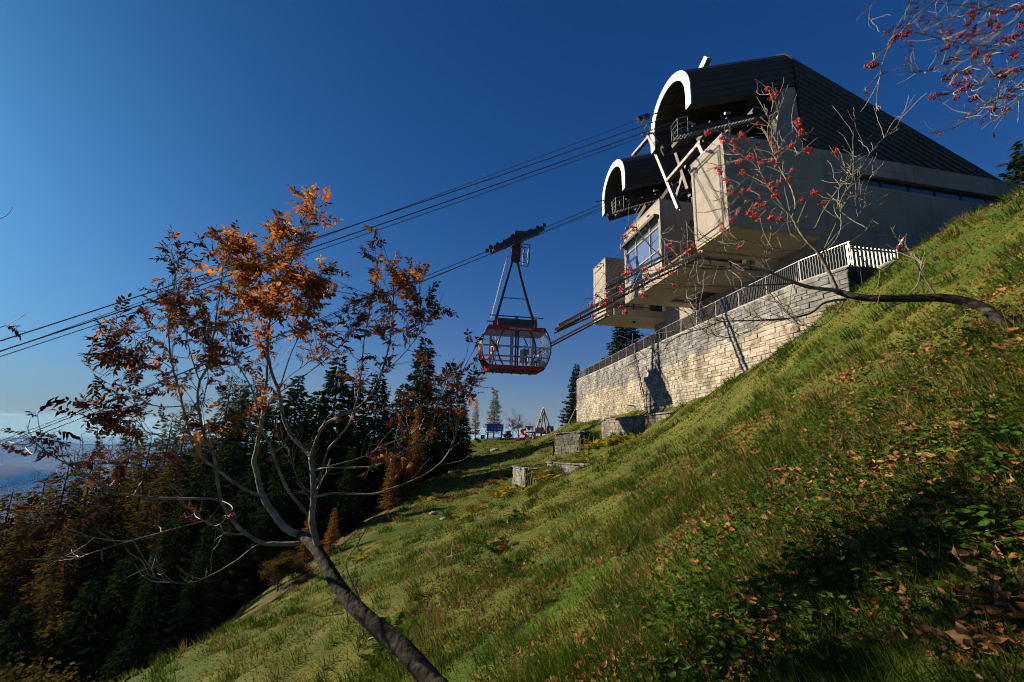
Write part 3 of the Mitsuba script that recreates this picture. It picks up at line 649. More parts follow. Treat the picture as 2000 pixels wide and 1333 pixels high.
# ------------------------------------------------------------------ the red cabin
CC = thing("cable_car", "red cable car cabin with round windows hanging from the lower ropes", "cable car")
U0, U1, VC, WM = 13.5, 16.0, -8.52, 6.2
hl = lambda w: 2.69 - .207 * (np.asarray(w) - WM) ** 2
mat("m_cabred", (.29, .006, .012), .4, .35, clearcoat=.15, clearcoat_gloss=.9)
mat("m_cabdark", (.02, .021, .024), .35, .5); mat("m_cabgrey", (.24, .25, .25), .5, .4)
mat("m_cabbelow", lambda p, n, uv: C3(.10, .028, .022) * (.7 + .6 * fbm(p.x * 2, p.y * 2, p.z * 2, 3)), .6, .3)
mat("m_ceiling", (.20, .185, .15), .6, .3)
def K(b, name, m_, parent=CC, smooth=False, **k): return b.map(loc).put(name, m_, parent, smooth, **k)
def ring(b, w0, w1, u0=U0, u1=U1, ins=0.0, n=6):       # barrel-shaped band all round
    ws = np.linspace(w0, w1, n)
    for s in (-1, 1):
        for a, c in zip(ws[:-1], ws[1:]):
            va, vc = VC + s * (hl(a) - ins), VC + s * (hl(c) - ins)
            b.quad((u0, va, a), (u1, va, a), (u1, vc, c), (u0, vc, c))
    for u in (u0, u1):
        for a, c in zip(ws[:-1], ws[1:]): b.quad((u, VC - hl(a) + ins, a), (u, VC + hl(a) - ins, a), (u, VC + hl(c) - ins, c), (u, VC - hl(c) + ins, c))
    return b
roof = ring(MB(), 7.46, 7.80); roof.quad((U0, VC - hl(7.8), 7.8), (U1, VC - hl(7.8), 7.8), (U1, VC + hl(7.8), 7.8), (U0, VC + hl(7.8), 7.8))
RF = K(roof, "roof", "m_cabred", label="dark red roof band with white lettering")
K(MB().quad((U0 + .02, VC - hl(7.45) + .02, 7.455), (U1 - .02, VC - hl(7.45) + .02, 7.455), (U1 - .02, VC + hl(7.45) - .02, 7.455), (U0 + .02, VC + hl(7.45) - .02, 7.455)), "ceiling", "m_ceiling")
b = ring(MB(), 4.44, 4.76); b.quad((U0, VC - hl(4.72), 4.74), (U1, VC - hl(4.72), 4.74), (U1, VC + hl(4.72), 4.74), (U0, VC + hl(4.72), 4.74))
FLR = K(b, "floor", "m_cabred", label="red floor band")
b = MB().quad((U0 + .02, VC - hl(4.45) + .02, 4.46), (U1 - .02, VC - hl(4.45) + .02, 4.46), (U1 - .02, VC + hl(4.45) - .02, 4.46), (U0 + .02, VC + hl(4.45) - .02, 4.46)); K(b, "underside", "m_cabbelow")
b = MB()
for v in np.linspace(-1.5, 1.5, 5): b.box(((U0 + U1) / 2, VC + v, 4.40), (1.15, .035, .05))
K(b, "floor_beam", "m_rust", label="narrow ribs under the cabin floor")
# corner arcs and end mullions
for u in (U0, U1):
    for s in (-1, 1):
        ws = np.linspace(4.46, 7.79, 14); K(MB().tube(np.c_[ws * 0 + u, VC + s * (hl(ws) - .01), ws], .055, 6), "corner_frame", "m_cabred", smooth=True)
for s in (-1, 1):
    for u in np.linspace(U0, U1, 6)[1:-1]:
        ws = np.linspace(4.7, 7.5, 10); K(MB().tube(np.c_[ws * 0 + u, VC + s * (hl(ws) - .02), ws], .032, 6), "end_mullion", "m_cabred" if s < 0 else "m_cabgrey", smooth=True)
    b = MB()
    for w in (5.35, 6.2): b.beam((U0, VC + s * (hl(w) - .03), w), (U1, VC + s * (hl(w) - .03), w), .05, .07)
    K(b, "end_rail", "m_cabgrey")
    b = MB()
    ws = np.linspace(4.76, 7.46, 10)
    for a, c in zip(ws[:-1], ws[1:]): b.quad((U0 + .01, VC + s * (hl(a) - .05), a), (U1 - .01, VC + s * (hl(a) - .05), a), (U1 - .01, VC + s * (hl(c) - .05), c), (U0 + .01, VC + s * (hl(c) - .05), c))
    K(b, "end_window", "m_glass", smooth=True)
for u, nm in ((U0 + .035, "near"), (U1 - .035, "far")):
    b = MB(); ws = np.linspace(4.76, 7.46, 10)
    for a, c in zip(ws[:-1], ws[1:]): b.quad((u, VC - hl(a) + .06, a), (u, VC + hl(a) - .06, a), (u, VC + hl(c) - .06, c), (u, VC - hl(c) + .06, c))
    K(b, "side_window", "m_glass")
# doors of the near and the far side: bowed black frames and a double middle post
for u, o in ((U0, -.02), (U1, .02)):
    D = key("door", CC); labels.setdefault(D, {"label": "sliding double door with bowed black frames" if u == U0 else "far side double door"})
    for s in (-1, 1):
        ws = np.linspace(4.78, 7.44, 12); K(MB().tube(np.c_[ws * 0 + u + o, VC + s * (1.0 + .47 * (1 - ((ws - 6.1) / 1.34) ** 2)), ws], .065, 6), "door_frame", "m_cabdark", D, True)
        K(MB().box((u + o, VC + s * .085, 6.1), (.05, .06, 1.335)), "door_post", "m_cabdark", D)
    b = MB()
    for w in ((5.45, 6.22) if u == U0 else (5.45,)): b.box((u - 3.5 * o, VC, w), (.025, hl(w) - .12, .06))
    K(b, "handrail", "m_cabgrey", label="pale horizontal handrails behind the glass")
b = MB()
for v in (-1.75, -.05, 1.75): b.box((U1 - .06, VC + v, 6.1), (.03, .10, 1.34))
K(b, "side_post", "m_cabgrey")
b = MB()
for du in (.5, 2.0):
    for dv in (-1.55, 1.45): b.tube([(U0 + du, VC + dv, 4.74), (U0 + du, VC + dv, 7.45)], .022, 6)
K(b, "grab_pole", "m_cabred", label="thin red grab poles")
K(MB().box((U0 + .75, VC + .50, 5.6), (.14, .16, .5)), "control_box", "m_cabgrey", label="pale control box in front of the right-hand passenger")
# lettering
def lettering(text, h, v, w, name):
    m = meshkit.text_mesh(text, h, .006); x = np.array(m.vertices)
    put(name, trimesh.Trimesh(loc(np.c_[U0 - .004 - x[:, 2], v + x[:, 0], w + x[:, 1]]), m.faces, process=False), "m_white", RF)
lettering("www.cardada.ch", .16, VC - .62, 7.56, "lettering"); lettering("1", .2, VC + 1.93, 7.55, "number")
# roof gear
b = MB(); b.box((14.75, VC, 8.18), (.75, 1.42, .33)); K(b, "roof_box", "m_cabdark")
for s in (-1, 1):
    for du in (-.6, .6): K(MB().beam((14.75 + du, VC + s * 1.62, 7.78), (14.75 + du, VC + s * 1.55, 8.6), .22, .16), "roof_bracket", "m_cabred")
b = MB(); b.tube([(13.75, VC - 2.15, 8.62), (13.75, VC + 2.1, 8.62)], .05, 8); b.tube([(15.75, VC - 2.15, 8.62), (15.75, VC + 2.1, 8.62)], .05, 8); K(b, "roof_rail", "m_cabdark")
K(MB().box((14.2, VC + .05, 8.68), (.1, .1, .1)), "beacon", "m_cabgrey")
# hanger
HG = key("hanger", CC); labels[HG] = {"label": "black A-shaped hanger arm with a red head"}
for s in (-1, 1):
    t = np.linspace(0, 1, 10); v = VC + s * (1.42 * (1 - t) ** (1.0 if s < 0 else 1.25) + .12) - .12 * t; w = 8.5 + 5.5 * t
    b = MB(); 
    for i in range(9): b.beam((14.75, v[i], w[i]), (14.75, v[i + 1] + (v[i + 1] - v[i]) * .05, w[i + 1] + (w[i + 1] - w[i]) * .05), .30, .16 + .05 * (1 - t[i]), up=(0, 1, 0.0))
    K(b, "hanger_leg", "m_cabdark", HG)
K(MB().tube([(14.75, VC - 1.05, 10.4), (14.75, VC + .95, 10.4)], .04, 8), "tie_rod", "m_cabdark", HG)
b = MB(); b.add([(14.5, VC - .48, 13.55), (14.5, VC + .22, 13.55), (15.0, VC + .22, 13.55), (15.0, VC - .48, 13.55), (14.5, VC - .42, 15.0), (14.5, VC + .3, 15.2), (15, VC + .3, 15.2), (15, VC - .42, 15.0)], [[0, 1, 5, 4], [1, 2, 6, 5], [2, 3, 7, 6], [3, 0, 4, 7], [0, 3, 2, 1]])
mat("m_cabdeep", (.07, .006, .009), .5, .4)
K(b, "hanger_head", "m_cabdeep", HG)
b = MB()
lp0, lp1 = A(14.55, VC - 1.78, 8.6), A(14.55, VC - .62, 14.0)
for du in (-.02, .34): b.tube([lp0 + A(du, -.14, 0), lp1 + A(du, -.14, 0)], .025, 6)
for t in np.linspace(.03, .97, 16): q = lp0 * (1 - t) + lp1 * t; b.tube([q + A(-.02, -.14, 0), q + A(.34, -.14, 0)], .018, 5)
K(b, "ladder", "m_black", HG)
b = MB(); V = VC
for u in (14.4, 15.1):
    P4 = [(u, V + .35, 15.0), (u, V + 1.05, 15.0), (u, V + 1.0, 13.35), (u, V + .2, 13.45)]
    for a, c in zip(P4, P4[1:] + P4[:1]): b.tube([a, c], .03, 6)
    b.tube([P4[0], P4[2]], .022, 6); b.tube([(u, V + .62, 15.0), (u, V + .6, 13.4)], .022, 6)
for q in (A(0, V + 1.05, 15.0), A(0, V + 1.0, 13.35)): b.tube([q + A(14.4, 0, 0), q + A(15.1, 0, 0)], .03, 6)
K(b, "service_platform", "m_darksteel", HG)
# carriage with its rollers
CG = key("carriage", CC); labels[CG] = {"label": "long dark roller carriage on the track ropes"}
ax = A(0, .876, .482); nn = A(0, -.482, .876); c0 = A(14.75, VC, 15.42)
for du, dn in ((-.65, -.35), (.65, .45)):
    b = MB(); cc = c0 + A(du, 0, 0) + nn * (dn * .35)
    axm = np.stack([A(1, 0, 0), ax, nn])
    b.box(cc + nn * -.05, (.07, 2.35, .14), axm); b.box(cc + nn * .22, (.06, 1.3, .12), axm); b.box(cc + nn * .42, (.05, .55, .12), axm)
    for s in (-1.9, -1.2, 1.2, 1.9): b.box(cc + ax * s + nn * .14, (.06, .36, .1), axm)
    K(b, "carriage_frame", "m_darksteel", CG)
    for s in np.linspace(-2.5, 2.5, 9):
        q = cc + ax * s + nn * .24; K(MB().tube([q + A(-.05, 0, 0), q + A(.05, 0, 0)], .17, 12), "roller", "m_darksteel", CG)
b = MB()
for s in (-2.2, -1.0, 0, 1.0, 2.2): b.beam(c0 + ax * s + A(-.7, 0, 0), c0 + ax * s + A(.7, 0, 0), .12, .16)
b.box(c0 + nn * .05 + ax * .1, (.5, .5, .26), np.stack([A(1, 0, 0), ax, nn])); K(b, "cross_member", "m_darksteel", CG)
b = MB(); q = c0 + A(-.75, 0, 0) + nn * .28 + ax * .0; b.tube([q, q + A(-.14, 0, 0)], .24, 14); K(b, "swivel", "m_darksteel", CG)

# ------------------------------------------------------------------ passengers
mat("m_skin", (.50, .30, .22), .6, .3); mat("m_cream", lambda p, n, uv: C3(.62, .58, .50) * (.8 + .4 * fbm(p.x * 9, p.y * 9, p.z * 9, 2)), .9, .1); mat("m_vest", (.34, .035, .06), .8, .2)
mat("m_navy", (.05, .06, .09), .9, .1); mat("m_denim", (.12, .17, .25), .9, .1); mat("m_darkcloth", (.025, .026, .032), .9, .1); mat("m_paleblue", (.42, .52, .64), .9, .1); mat("m_hair", (.035, .025, .02), .8, .2)
def bones(segs, edge=.045, it=6):
    out = None
    for a, ra, c, rc in segs:
        s = [m3.Manifold.sphere(r, 14).translate(list(map(float, p))) for p, r in ((a, ra), (c, rc))]
        h = m3.Manifold.batch_hull(s); out = h if out is None else out + h
    q = out.refine_to_length(edge).to_mesh(); m = trimesh.Trimesh(q.vert_properties[:, :3], q.tri_verts, process=True)
    trimesh.smoothing.filter_taubin(m, iterations=it); return m
def person(label, u, v, face, jacket, trousers, top, hair=None, vest=None, mask=False, seated=False, arm=(.1, .35), group=None):
    """face: heading in the cabin's frame (u, v); standing on the cabin floor (or on the bench)"""
    k = thing("person", label, "person", group); f = A(*face, 0); f /= np.linalg.norm(f); s = A(-f[1], f[0], 0); z = A(0, 0, 1)
    base = A(u, v, 4.75); J = lambda x, y, h: base + s * x + f * y + z * h
    hip = .93 if not seated else .5
    dz = hip - .93
    kn = (lambda sg: J(sg * .11, .02, .50)) if not seated else (lambda sg: J(sg * .13, .45, .50))
    an = (lambda sg: J(sg * .13, -.03, .08)) if not seated else (lambda sg: J(sg * .13, .48, .08))
    neck, chest, belly, pel = J(0, 0, 1.50 + dz), J(0, -.01, 1.30 + dz), J(0, .01, 1.08 + dz), J(0, 0, .96 + dz)
    sh = lambda sg: J(sg * .18, 0, 1.43 + dz)
    el = lambda sg: J(sg * .27, arm[0] * .5, 1.15 + dz); wr = lambda sg: J(sg * .23, arm[1], (1.02 if arm[1] < .3 else 1.18) + dz)
    head = J(0, .02, 1.66 + dz)
    sk = [(neck, .055, head, .085), (head + z * .04, .098, head - z * .05 + f * .015, .075), (head + f * .085 - z * .015, .022, head + f * .06 + z * .02, .02), (chest, .10, neck, .055)]
    for sg in (-1, 1):
        sk += [(head + s * sg * .085, .022, head + s * sg * .08 - z * .03, .018), (neck - z * .06, .06, sh(sg), .05), (sh(sg), .045, el(sg), .038), (el(sg), .036, wr(sg), .026), (wr(sg), .028, wr(sg) + f * .09 + z * .0, .022)]
        for q in range(4): sk.append((wr(sg) + f * .07 + z * (.03 - .02 * q), .011, wr(sg) + f * .15 + s * (-sg) * .02 + z * (.026 - .02 * q), .009))
        sk.append((wr(sg) + f * .03 - s * sg * .02, .012, wr(sg) + f * .08 - s * sg * .055, .010))
    sk += [(chest, .10, belly, .10), (belly, .1, pel, .1)]
    put("body", trimesh.Trimesh(loc(np.array((m := bones(sk, .03, 4)).vertices)), m.faces, process=False), "m_skin", k, True)
    jk = [(chest + s * .07, .13, chest - s * .07, .13), (chest + s * .06, .13, pel + s * .05, .135), (chest - s * .06, .13, pel - s * .05, .135), (neck - z * .04, .075, chest, .12)]
    for sg in (-1, 1): jk += [(neck - z * .07, .08, sh(sg), .08), (sh(sg), .08, el(sg), .062), (el(sg), .06, wr(sg), .045)]
    put("jacket", trimesh.Trimesh(loc(np.array((m := bones(jk)).vertices)), m.faces, process=False), jacket, k, True)
    tr = [(pel + s * .06, .125, pel - s * .06, .125)]
    for sg in (-1, 1): tr += [(pel + s * sg * .08, .11, kn(sg), .075), (kn(sg), .075, an(sg) + z * .02, .055)]
    put("trousers", trimesh.Trimesh(loc(np.array((m := bones(tr)).vertices)), m.faces, process=False), trousers, k, True)
    sho = MB()
    for sg in (-1, 1): sho.mesh(bones([(an(sg) - z * .03, .05, an(sg) + f * .15 - z * .045, .036)], .04, 3))
    put("shoes", trimesh.Trimesh(loc((m := sho.get()).vertices), m.faces, process=False), "m_darkcloth", k, True)
    hr = [(head + z * .055 - f * .012, .098, head + z * .01 - f * .035, .088)]
    if top == "cap": hr.append((head + z * .07 + f * .08, .05, head + z * .06 + f * .13, .03))
    put("cap" if top == "cap" else "hair", trimesh.Trimesh(loc(np.array((m := bones(hr, .03, 3)).vertices)), m.faces, process=False), hair or "m_hair", k, True)
    if vest:
        vs = [(chest + s * .07, .142, chest - s * .07, .142), (chest + s * .06, .142, belly + s * .06, .142), (chest - s * .06, .142, belly - s * .06, .142)]
        put("vest", trimesh.Trimesh(loc(np.array((m := bones(vs)).vertices)), m.faces, process=False), vest, k, True)
    if mask: put("face_mask", trimesh.Trimesh(loc(np.array((m := bones([(head + f * .055 - z * .035, .062, head + f * .045 - z * .07, .055)], .03, 2)).vertices)), m.faces, process=False), "m_white", k, True)
person("standing passenger in cream jacket, red vest and dark cap at the cabin's left end", U0 + .6, VC - 1.78, (.3, .9), "m_cream", "m_denim", "cap", "m_navy", vest="m_vest", arm=(.1, .3))
person("standing passenger in dark clothes with a white face mask, right of the cabin door", U0 + 1.15, VC + .85, (-1, -.2), "m_darkcloth", "m_navy", "hair", mask=True, arm=(.1, .2))
person("seated passenger in a pale blue top at the right end of the cabin", U0 + .8, VC + 2.0, (-.5, -.9), "m_paleblue", "m_darkcloth", "hair", seated=True, arm=(.15, .38))
b = MB(); b.box((U0 + .85, VC + 2.05, 5.0), (.7, .26, .22)); K(b, "bench", "m_cabgrey")
# ------------------------------------------------------------------ forest on the left slope, trees behind the station
def foliage_fn(a, b_, c_=None, f=.7):
    def fn(p, n, uv):
        t = fbm(p.x * f, p.y * f, p.z * f, 3); q = cell_noise(p)
        c = mix(a, b_, smoothstep(.35, .65, t)) * (.6 + .8 * q)
        return c if c_ is None else mix(c, c_, smoothstep(.58, .7, fbm(p.x * .9 + 31, p.y * .9, p.z * .9, 3)) * .6)
    return fn
def cell_noise(p): return noise(p.x * 6, p.y * 6, p.z * 6)
leafmat("m_spruce", foliage_fn((.016, .034, .014), (.030, .052, .018)), .35)
leafmat("m_larch", foliage_fn((.080, .068, .021), (.12, .085, .025), (.05, .06, .02)), .7)
leafmat("m_goldlarch", foliage_fn((.30, .145, .02), (.22, .10, .016), (.13, .11, .02)), .8)
leafmat("m_greenlarch", foliage_fn((.14, .13, .03), (.18, .12, .025), (.08, .10, .03)), .7)
leafmat("m_beech", foliage_fn((.20, .075, .02), (.12, .045, .016), (.22, .12, .02)), .7)
leafmat("m_yellowbush", foliage_fn((.11, .085, .02), (.07, .062, .016), (.04, .05, .018)), .7)
mat("m_bark", lambda p, n, uv: C3(.11, .085, .065) * (.5 + .9 * fbm(p.x * 5, p.y * 5, p.z * 2, 4)), .95, .1)
mat("m_greybark", lambda p, n, uv: C3(.17, .15, .125) * (.5 + .9 * fbm(p.x * 5, p.y * 5, p.z * 2, 4)), .95, .1)
mat("m_cones", (.20, .10, .045), .8, .2)

def tufts(pos, d, L, W, r):
    """diamonds of length L and width W at pos along directions d (all (n,..))"""
    n = len(pos); d = d / (np.linalg.norm(d, axis=1, keepdims=True) + 1e-9)
    s = np.cross(d, r.normal(size=(n, 3))); s /= np.linalg.norm(s, axis=1, keepdims=True) + 1e-9
    L, W = np.broadcast_to(L, n)[:, None], np.broadcast_to(W, n)[:, None]
    v = np.stack([pos, pos + d * L * .45 + s * W, pos + d * L, pos + d * L * .45 - s * W], 1).reshape(-1, 3)
    k = np.arange(n)[:, None] * 4
    return v, np.vstack([k + [0, 1, 2], k + [0, 2, 3]])

def conifer(seed, H=10.0, rmax=2.0, droop=.35, dens=1.0, base=.07, L=.30, W=.045, gappy=.25, power=.85, up=.15):
    r = np.random.default_rng(seed); tr, cr, sk = MB(), [], MB()
    wob = lambda z: A(.12 * math.sin(z * .7 + seed), .12 * math.cos(z * .5 + seed), 0) * (1 - z / H)
    tr.tube([wob(z) + A(0, 0, z) for z in np.linspace(-.6, H * .985, 14)], np.linspace(H * .016, .012, 14), 7)
    z = H * base
    while z < H * .985:
        t = z / H; R0 = rmax * ((1 - t) ** power) * (.75 + .45 * r.random()) + .10
        nb = max(3, int((4 + 4 * (1 - t)) * (.7 + .6 * r.random())))
        a0 = r.random() * 6.28
        for k in range(nb):
            if r.random() < gappy * (1 - t): continue
            a = a0 + 6.283 * k / nb + r.normal(0, .22); ln = R0 * r.uniform(.6, 1.12)
            m = max(5, int(ln * 26 * dens)); s = r.random(m) ** .72
            dirv = A(math.cos(a), math.sin(a), 0)
            zz = r.normal(0, .12) * ln * s + up * ln * s - droop * ln * s ** 1.7 + (.10 * ln * s ** 4)
            lat = r.normal(0, 1, m) * (.17 * ln * (1.05 - s) + .05)
            pos = wob(z) + A(0, 0, z) + dirv * (ln * s)[:, None] + A(-dirv[1], dirv[0], 0) * lat[:, None] + A(0, 0, 1) * (zz - np.abs(lat) * .35 + r.normal(0, .03, m))[:, None]
            d = dirv * .8 + A(-dirv[1], dirv[0], 0) * (np.sign(lat) * .7)[:, None] + A(0, 0, -.25) + r.normal(0, .3, (m, 3))
            cr.append(tufts(pos, d, L * (.7 + .6 * r.random(m)), W * (.7 + .6 * r.random(m)), r))
            if ln > .5: tr.tube([wob(z) + A(0, 0, z), wob(z) + A(0, 0, z + up * ln * .5 - droop * ln * .3) + dirv * ln * .5, wob(z) + A(0, 0, z + up * ln - droop * ln) + dirv * ln * .95], (.02 * (1 - t) + .012, .012, .005), 3, False)
        z += H * r.uniform(.010, .022)
    b = MB()
    for v, f in cr: b.add(v, f)
    return tr.get(), b.get()

def branchy(seed, H=6.0, leaves=0, spread=.55, levels=4, L=.13, W=.045):
    """bare or thinly leaved broadleaf: returns (limbs, leaves)"""
    r = np.random.default_rng(seed); b = MB(); tips = []
    def grow(p, d, ln, rad, lv):
        n = 5; q = [p]; dd = d.copy()
        for _ in range(n): dd = dd + r.normal(0, .13, 3) + A(0, 0, .05); dd /= np.linalg.norm(dd); q.append(q[-1] + dd * ln / n)
        b.tube(q, np.linspace(rad, rad * .55, n + 1), 6 if lv < 2 else 4 if lv < 3 else 3, False)
        if lv >= levels - 1: tips.extend(q[2:])
        if lv >= levels: return
        for k in range(r.integers(3, 6)):
            i = r.integers(2, n + 1); ax = r.normal(size=3); nd = dd + ax / np.linalg.norm(ax) * spread * (1.2 if lv else .9); nd /= np.linalg.norm(nd)
            grow(q[i], nd, ln * r.uniform(.5, .78), rad * .5, lv + 1)
    grow(A(0, 0, -.4), A(0, 0, 1.), H * .42, H * .016, 0)
    tips = np.array(tips); lf = None
    if leaves:
        k = r.integers(0, len(tips), leaves); pos = tips[k] + r.normal(0, .10, (leaves, 3))
        lf = trimesh.Trimesh(*tufts(pos, r.normal(size=(leaves, 3)) + A(0, 0, -.3), L, W, r), process=False)
    return b.get(), lf

GROUPS = {}
def proto(name, parts):
    scene[name] = {"type": "shapegroup", **{k: mikit.ply(m, mt) for k, (m, mt) in parts.items() if m is not None}}
    GROUPS[name] = 1
def conifers(pref, n, mt, bark="m_bark", **k):
    for i in range(n):
        t, c = conifer(100 + i * 7 + len(GROUPS), **k); proto(f"{pref}{i}", {"trunk": (t, bark), "crown": (c, mt)})
conifers("p_spruce", 3, "m_spruce", H=10, rmax=2.4, dens=.95, L=.34, W=.06)
conifers("p_wide", 1, "m_spruce", H=10, rmax=3.0, dens=1.0, L=.34, W=.06, droop=.25, gappy=.35)
conifers("p_larch", 2, "m_larch", H=10, rmax=2.5, dens=1.5, L=.22, W=.028, droop=.3, gappy=.3, up=.12)
conifers("p_gold", 2, "m_goldlarch", H=10, rmax=1.55, dens=1.1, L=.22, W=.032, gappy=.3, droop=.25)
conifers("p_thin", 1, "m_greenlarch", H=10, rmax=1.9, dens=.9, L=.26, W=.04, gappy=.45, droop=.15, base=.12)
conifers("p_thingold", 1, "m_goldlarch", H=10, rmax=1.7, dens=.7, L=.26, W=.04, gappy=.5, droop=.15, base=.14)
t, c = branchy(5, 6, 0); proto("p_bare0", {"trunk": (t, "m_greybark")})
t, c = branchy(9, 6, 1500, .6); proto("p_beech0", {"trunk": (t, "m_greybark"), "crown": (c, "m_beech")})
t, c = branchy(12, 4, 14000, 1.0, 4, .075, .026); proto("p_bush0", {"trunk": (t, "m_greybark"), "crown": (c, "m_yellowbush")})
t, c = branchy(15, 4, 9000, 1.1, 4, .10, .04); leafmat("m_darkbush", foliage_fn((.028, .018, .014), (.04, .025, .016)), .3); proto("p_round0", {"trunk": (t, "m_greybark"), "crown": (c, "m_darkbush")})

def plant(group, name, label, cat, px, ytop, Y, h0=None, wide=1.0, grp=None, zbase=None):
    q = at(px, ytop, Y); z = float(gz(q[0], q[1])) if zbase is None else zbase
    H = q[2] - z if h0 is None else h0
    H = max(H, 1.5); hp = 10.0 if group[2] in "swlgt" else 6.0
    if group.startswith(("p_bush", "p_round")): hp = 4.2
    s = H / hp; a = R.random() * 360
    if group.startswith(("p_bare", "p_beech")): s *= .86
    k = key(name); M = T().translate([float(q[0]), float(q[1]), z - .1]) @ T().rotate([0, 0, 1], a) @ T().scale([s * wide, s * wide, s])
    scene[k] = {"type": "instance", "to_world": M, "shapegroup": {"type": "ref", "id": group}}
    tag(k, label, cat, grp)
    return k
def zone(g, name, cat, px, yt, Y, w):
    """the forest's trees by rank: those of one rank nothing tells apart"""
    look = "dark spruce" if cat == "spruce" else "brownish green larch"
    if Y >= 47: lab, grp = f"{look} in the far back rank of the left forest, cut by the skyline", f"{cat} trees of the far back rank"
    elif px >= 450 and Y >= 38: lab, grp = f"{look} in the tall middle rank behind the rowan's crown", f"{cat} trees of the tall middle rank"
    elif px >= 450: lab, grp = f"{look} low behind the rowan's trunk and lower limbs", f"{cat} trees low behind the rowan"
    elif Y >= 36: lab, grp = f"{look} at the left, halfway up the forest below the far ridge", f"{cat} trees halfway up the left forest"
    elif px >= 250: lab, grp = f"{look} in the lower forest below the rowan's left limbs", f"{cat} trees below the rowan's left limbs"
    else: lab, grp = f"{look} at the lower left edge of the photo", f"{cat} trees at the lower left edge"
    plant(g, name, lab, cat, px, yt, Y, wide=w, grp=grp)
SPR = "dark spruce within the dense inner ranks of the left forest"
for n, (px, yt, Y, w) in enumerate([(665, 692, 42, 1.1), (742, 722, 40, 1.1), (790, 745, 52, 1.1), (700, 735, 50, 1.2), (625, 755, 40, 1.2), (585, 728, 54, 1), (545, 765, 40, 1.2), (500, 740, 48, 1.1), (880, 745, 50, 1.15), (850, 790, 44, 1.2),
                                    (610, 850, 34, 1.3), (560, 880, 32, 1.3), (510, 900, 34, 1.3), (455, 860, 40, 1.1), (470, 960, 30, 1.2), (420, 1000, 27, 1.2), (385, 930, 36, 1.1), (520, 1000, 29, 1.1),
                                    (340, 1010, 26, 1.2), (250, 1080, 24, 1.2), (395, 1070, 23, 1.1), (180, 1130, 24, 1.2), (290, 1130, 20, 1.1), (50, 1170, 24, 1.2), (430, 900, 46, 1.1), (640, 800, 48, 1.2), (760, 800, 46, 1.1)]):
    zone(f"p_spruce{n % 3}", "spruce_tree", "spruce", px, yt, Y, w)
LAR = "brownish green larch among the trees at the lower left"
for n, (px, yt, Y, w) in enumerate([(140, 888, 34, 1.1), (188, 868, 40, 1.1), (92, 925, 36, 1.2), (28, 950, 44, 1), (300, 835, 44, 1), (345, 880, 40, 1.1), (270, 800, 58, .8), (372, 778, 62, .8), (415, 810, 56, .9), (240, 900, 40, 1.1), (60, 1010, 32, 1.1),
                                    (200, 985, 33, 1.1), (130, 1020, 30, 1.1), (-20, 1010, 32, 1.1), (300, 950, 33, 1.1), (-30, 1090, 28, 1.1), (110, 1110, 27, 1.1), (456, 724, 64, .8), (475, 735, 66, .8), (-60, 960, 42, 1), (340, 800, 54, .8)]):
    zone(f"p_larch{n % 2}", "larch_tree", "larch", px, yt, Y, w)
for n, (px, yt, Y, w) in enumerate([(110, 985, 58, 1.3), (170, 950, 60, 1.2), (235, 930, 62, 1.3), (290, 905, 64, 1.2), (60, 1010, 54, 1.3), (10, 1030, 50, 1.3), (350, 880, 60, 1.3), (400, 850, 58, 1.3), (150, 1060, 42, 1.3), (230, 1020, 42, 1.3), (80, 1090, 38, 1.3)]):
    zone(f"p_spruce{n % 3}", "spruce_tree", "spruce", px, yt, Y, w)
plant("p_spruce0", "spruce_tree", "tall dark spruce, rightmost and highest of the forest, left of the cabin", "spruce", 832, 655, 47, wide=1.05)
plant("p_spruce2", "spruce_tree", "dark spruce at the right edge of the forest beside the sunlit meadow", "spruce", 902, 768, 52, wide=1.2)
plant("p_spruce1", "spruce_tree", "young dark spruce at the meadow's edge behind the rowan's trunk", "spruce", 690, 868, 31, wide=1.1)
plant("p_gold0", "golden_larch", "narrow olive gold larch standing before the right end of the forest", "larch", 818, 785, 42)
plant("p_gold1", "golden_larch", "orange gold larch at the edge of the sunlit slope", "larch", 768, 880, 35, wide=1.35)
plant("p_gold0", "golden_larch", "small rusty larch by the path behind the rowan stem", "larch", 655, 985, 26, wide=1.3)
plant("p_gold1", "golden_larch", "thin golden larch behind the orange one", "larch", 795, 850, 39, wide=1.1)
plant("p_beech0", "beech_tree", "rust red beech glowing between the dark spruces", "beech", 735, 815, 45, wide=1.2)
plant("p_gold1", "golden_larch", "broad brown gold larch left of the narrow olive one, before the dark spruces", "larch", 752, 838, 40, wide=1.4)
plant("p_gold0", "golden_larch", "dull gold larch behind the right limbs of the rowan", "larch", 690, 872, 38, wide=1.4)
plant("p_gold1", "golden_larch", "brown larch low at the path, left of the small rusty one", "larch", 610, 985, 28, wide=1.4)
plant("p_gold0", "golden_larch", "ochre larch under the golden pair at the forest's right end", "larch", 800, 905, 38, wide=1.5)
plant("p_beech0", "beech_tree", "low reddish beech beside the narrow golden larch", "beech", 700, 905, 36, wide=1.3)
plant("p_bush0", "yellow_bush", "thin yellowing bush beside the path at the foot of the slope", "bush", 560, 1030, 23, wide=1.5)
plant("p_bush0", "yellow_bush", "yellow leaved bush at the lower left edge", "bush", 80, 1120, 17, wide=1.6)
plant("p_bush0", "yellow_bush", "low yellow green bush under the larches at the left", "bush", 215, 1010, 27, wide=1.6)
plant("p_thingold0", "golden_larch", "golden larch left of the big blue bench", "larch", 931, 778, 80, zbase=-1.9)
plant("p_thin0", "pointed_larch", "green and gold pointed larch behind the big blue bench", "larch", 968, 760, 86, zbase=-1.8, wide=1.15)
plant("p_bare0", "bare_tree", "leafless tree between the blue bench and the play tower", "tree", 1015, 768, 82, zbase=-1.9, wide=1.1)
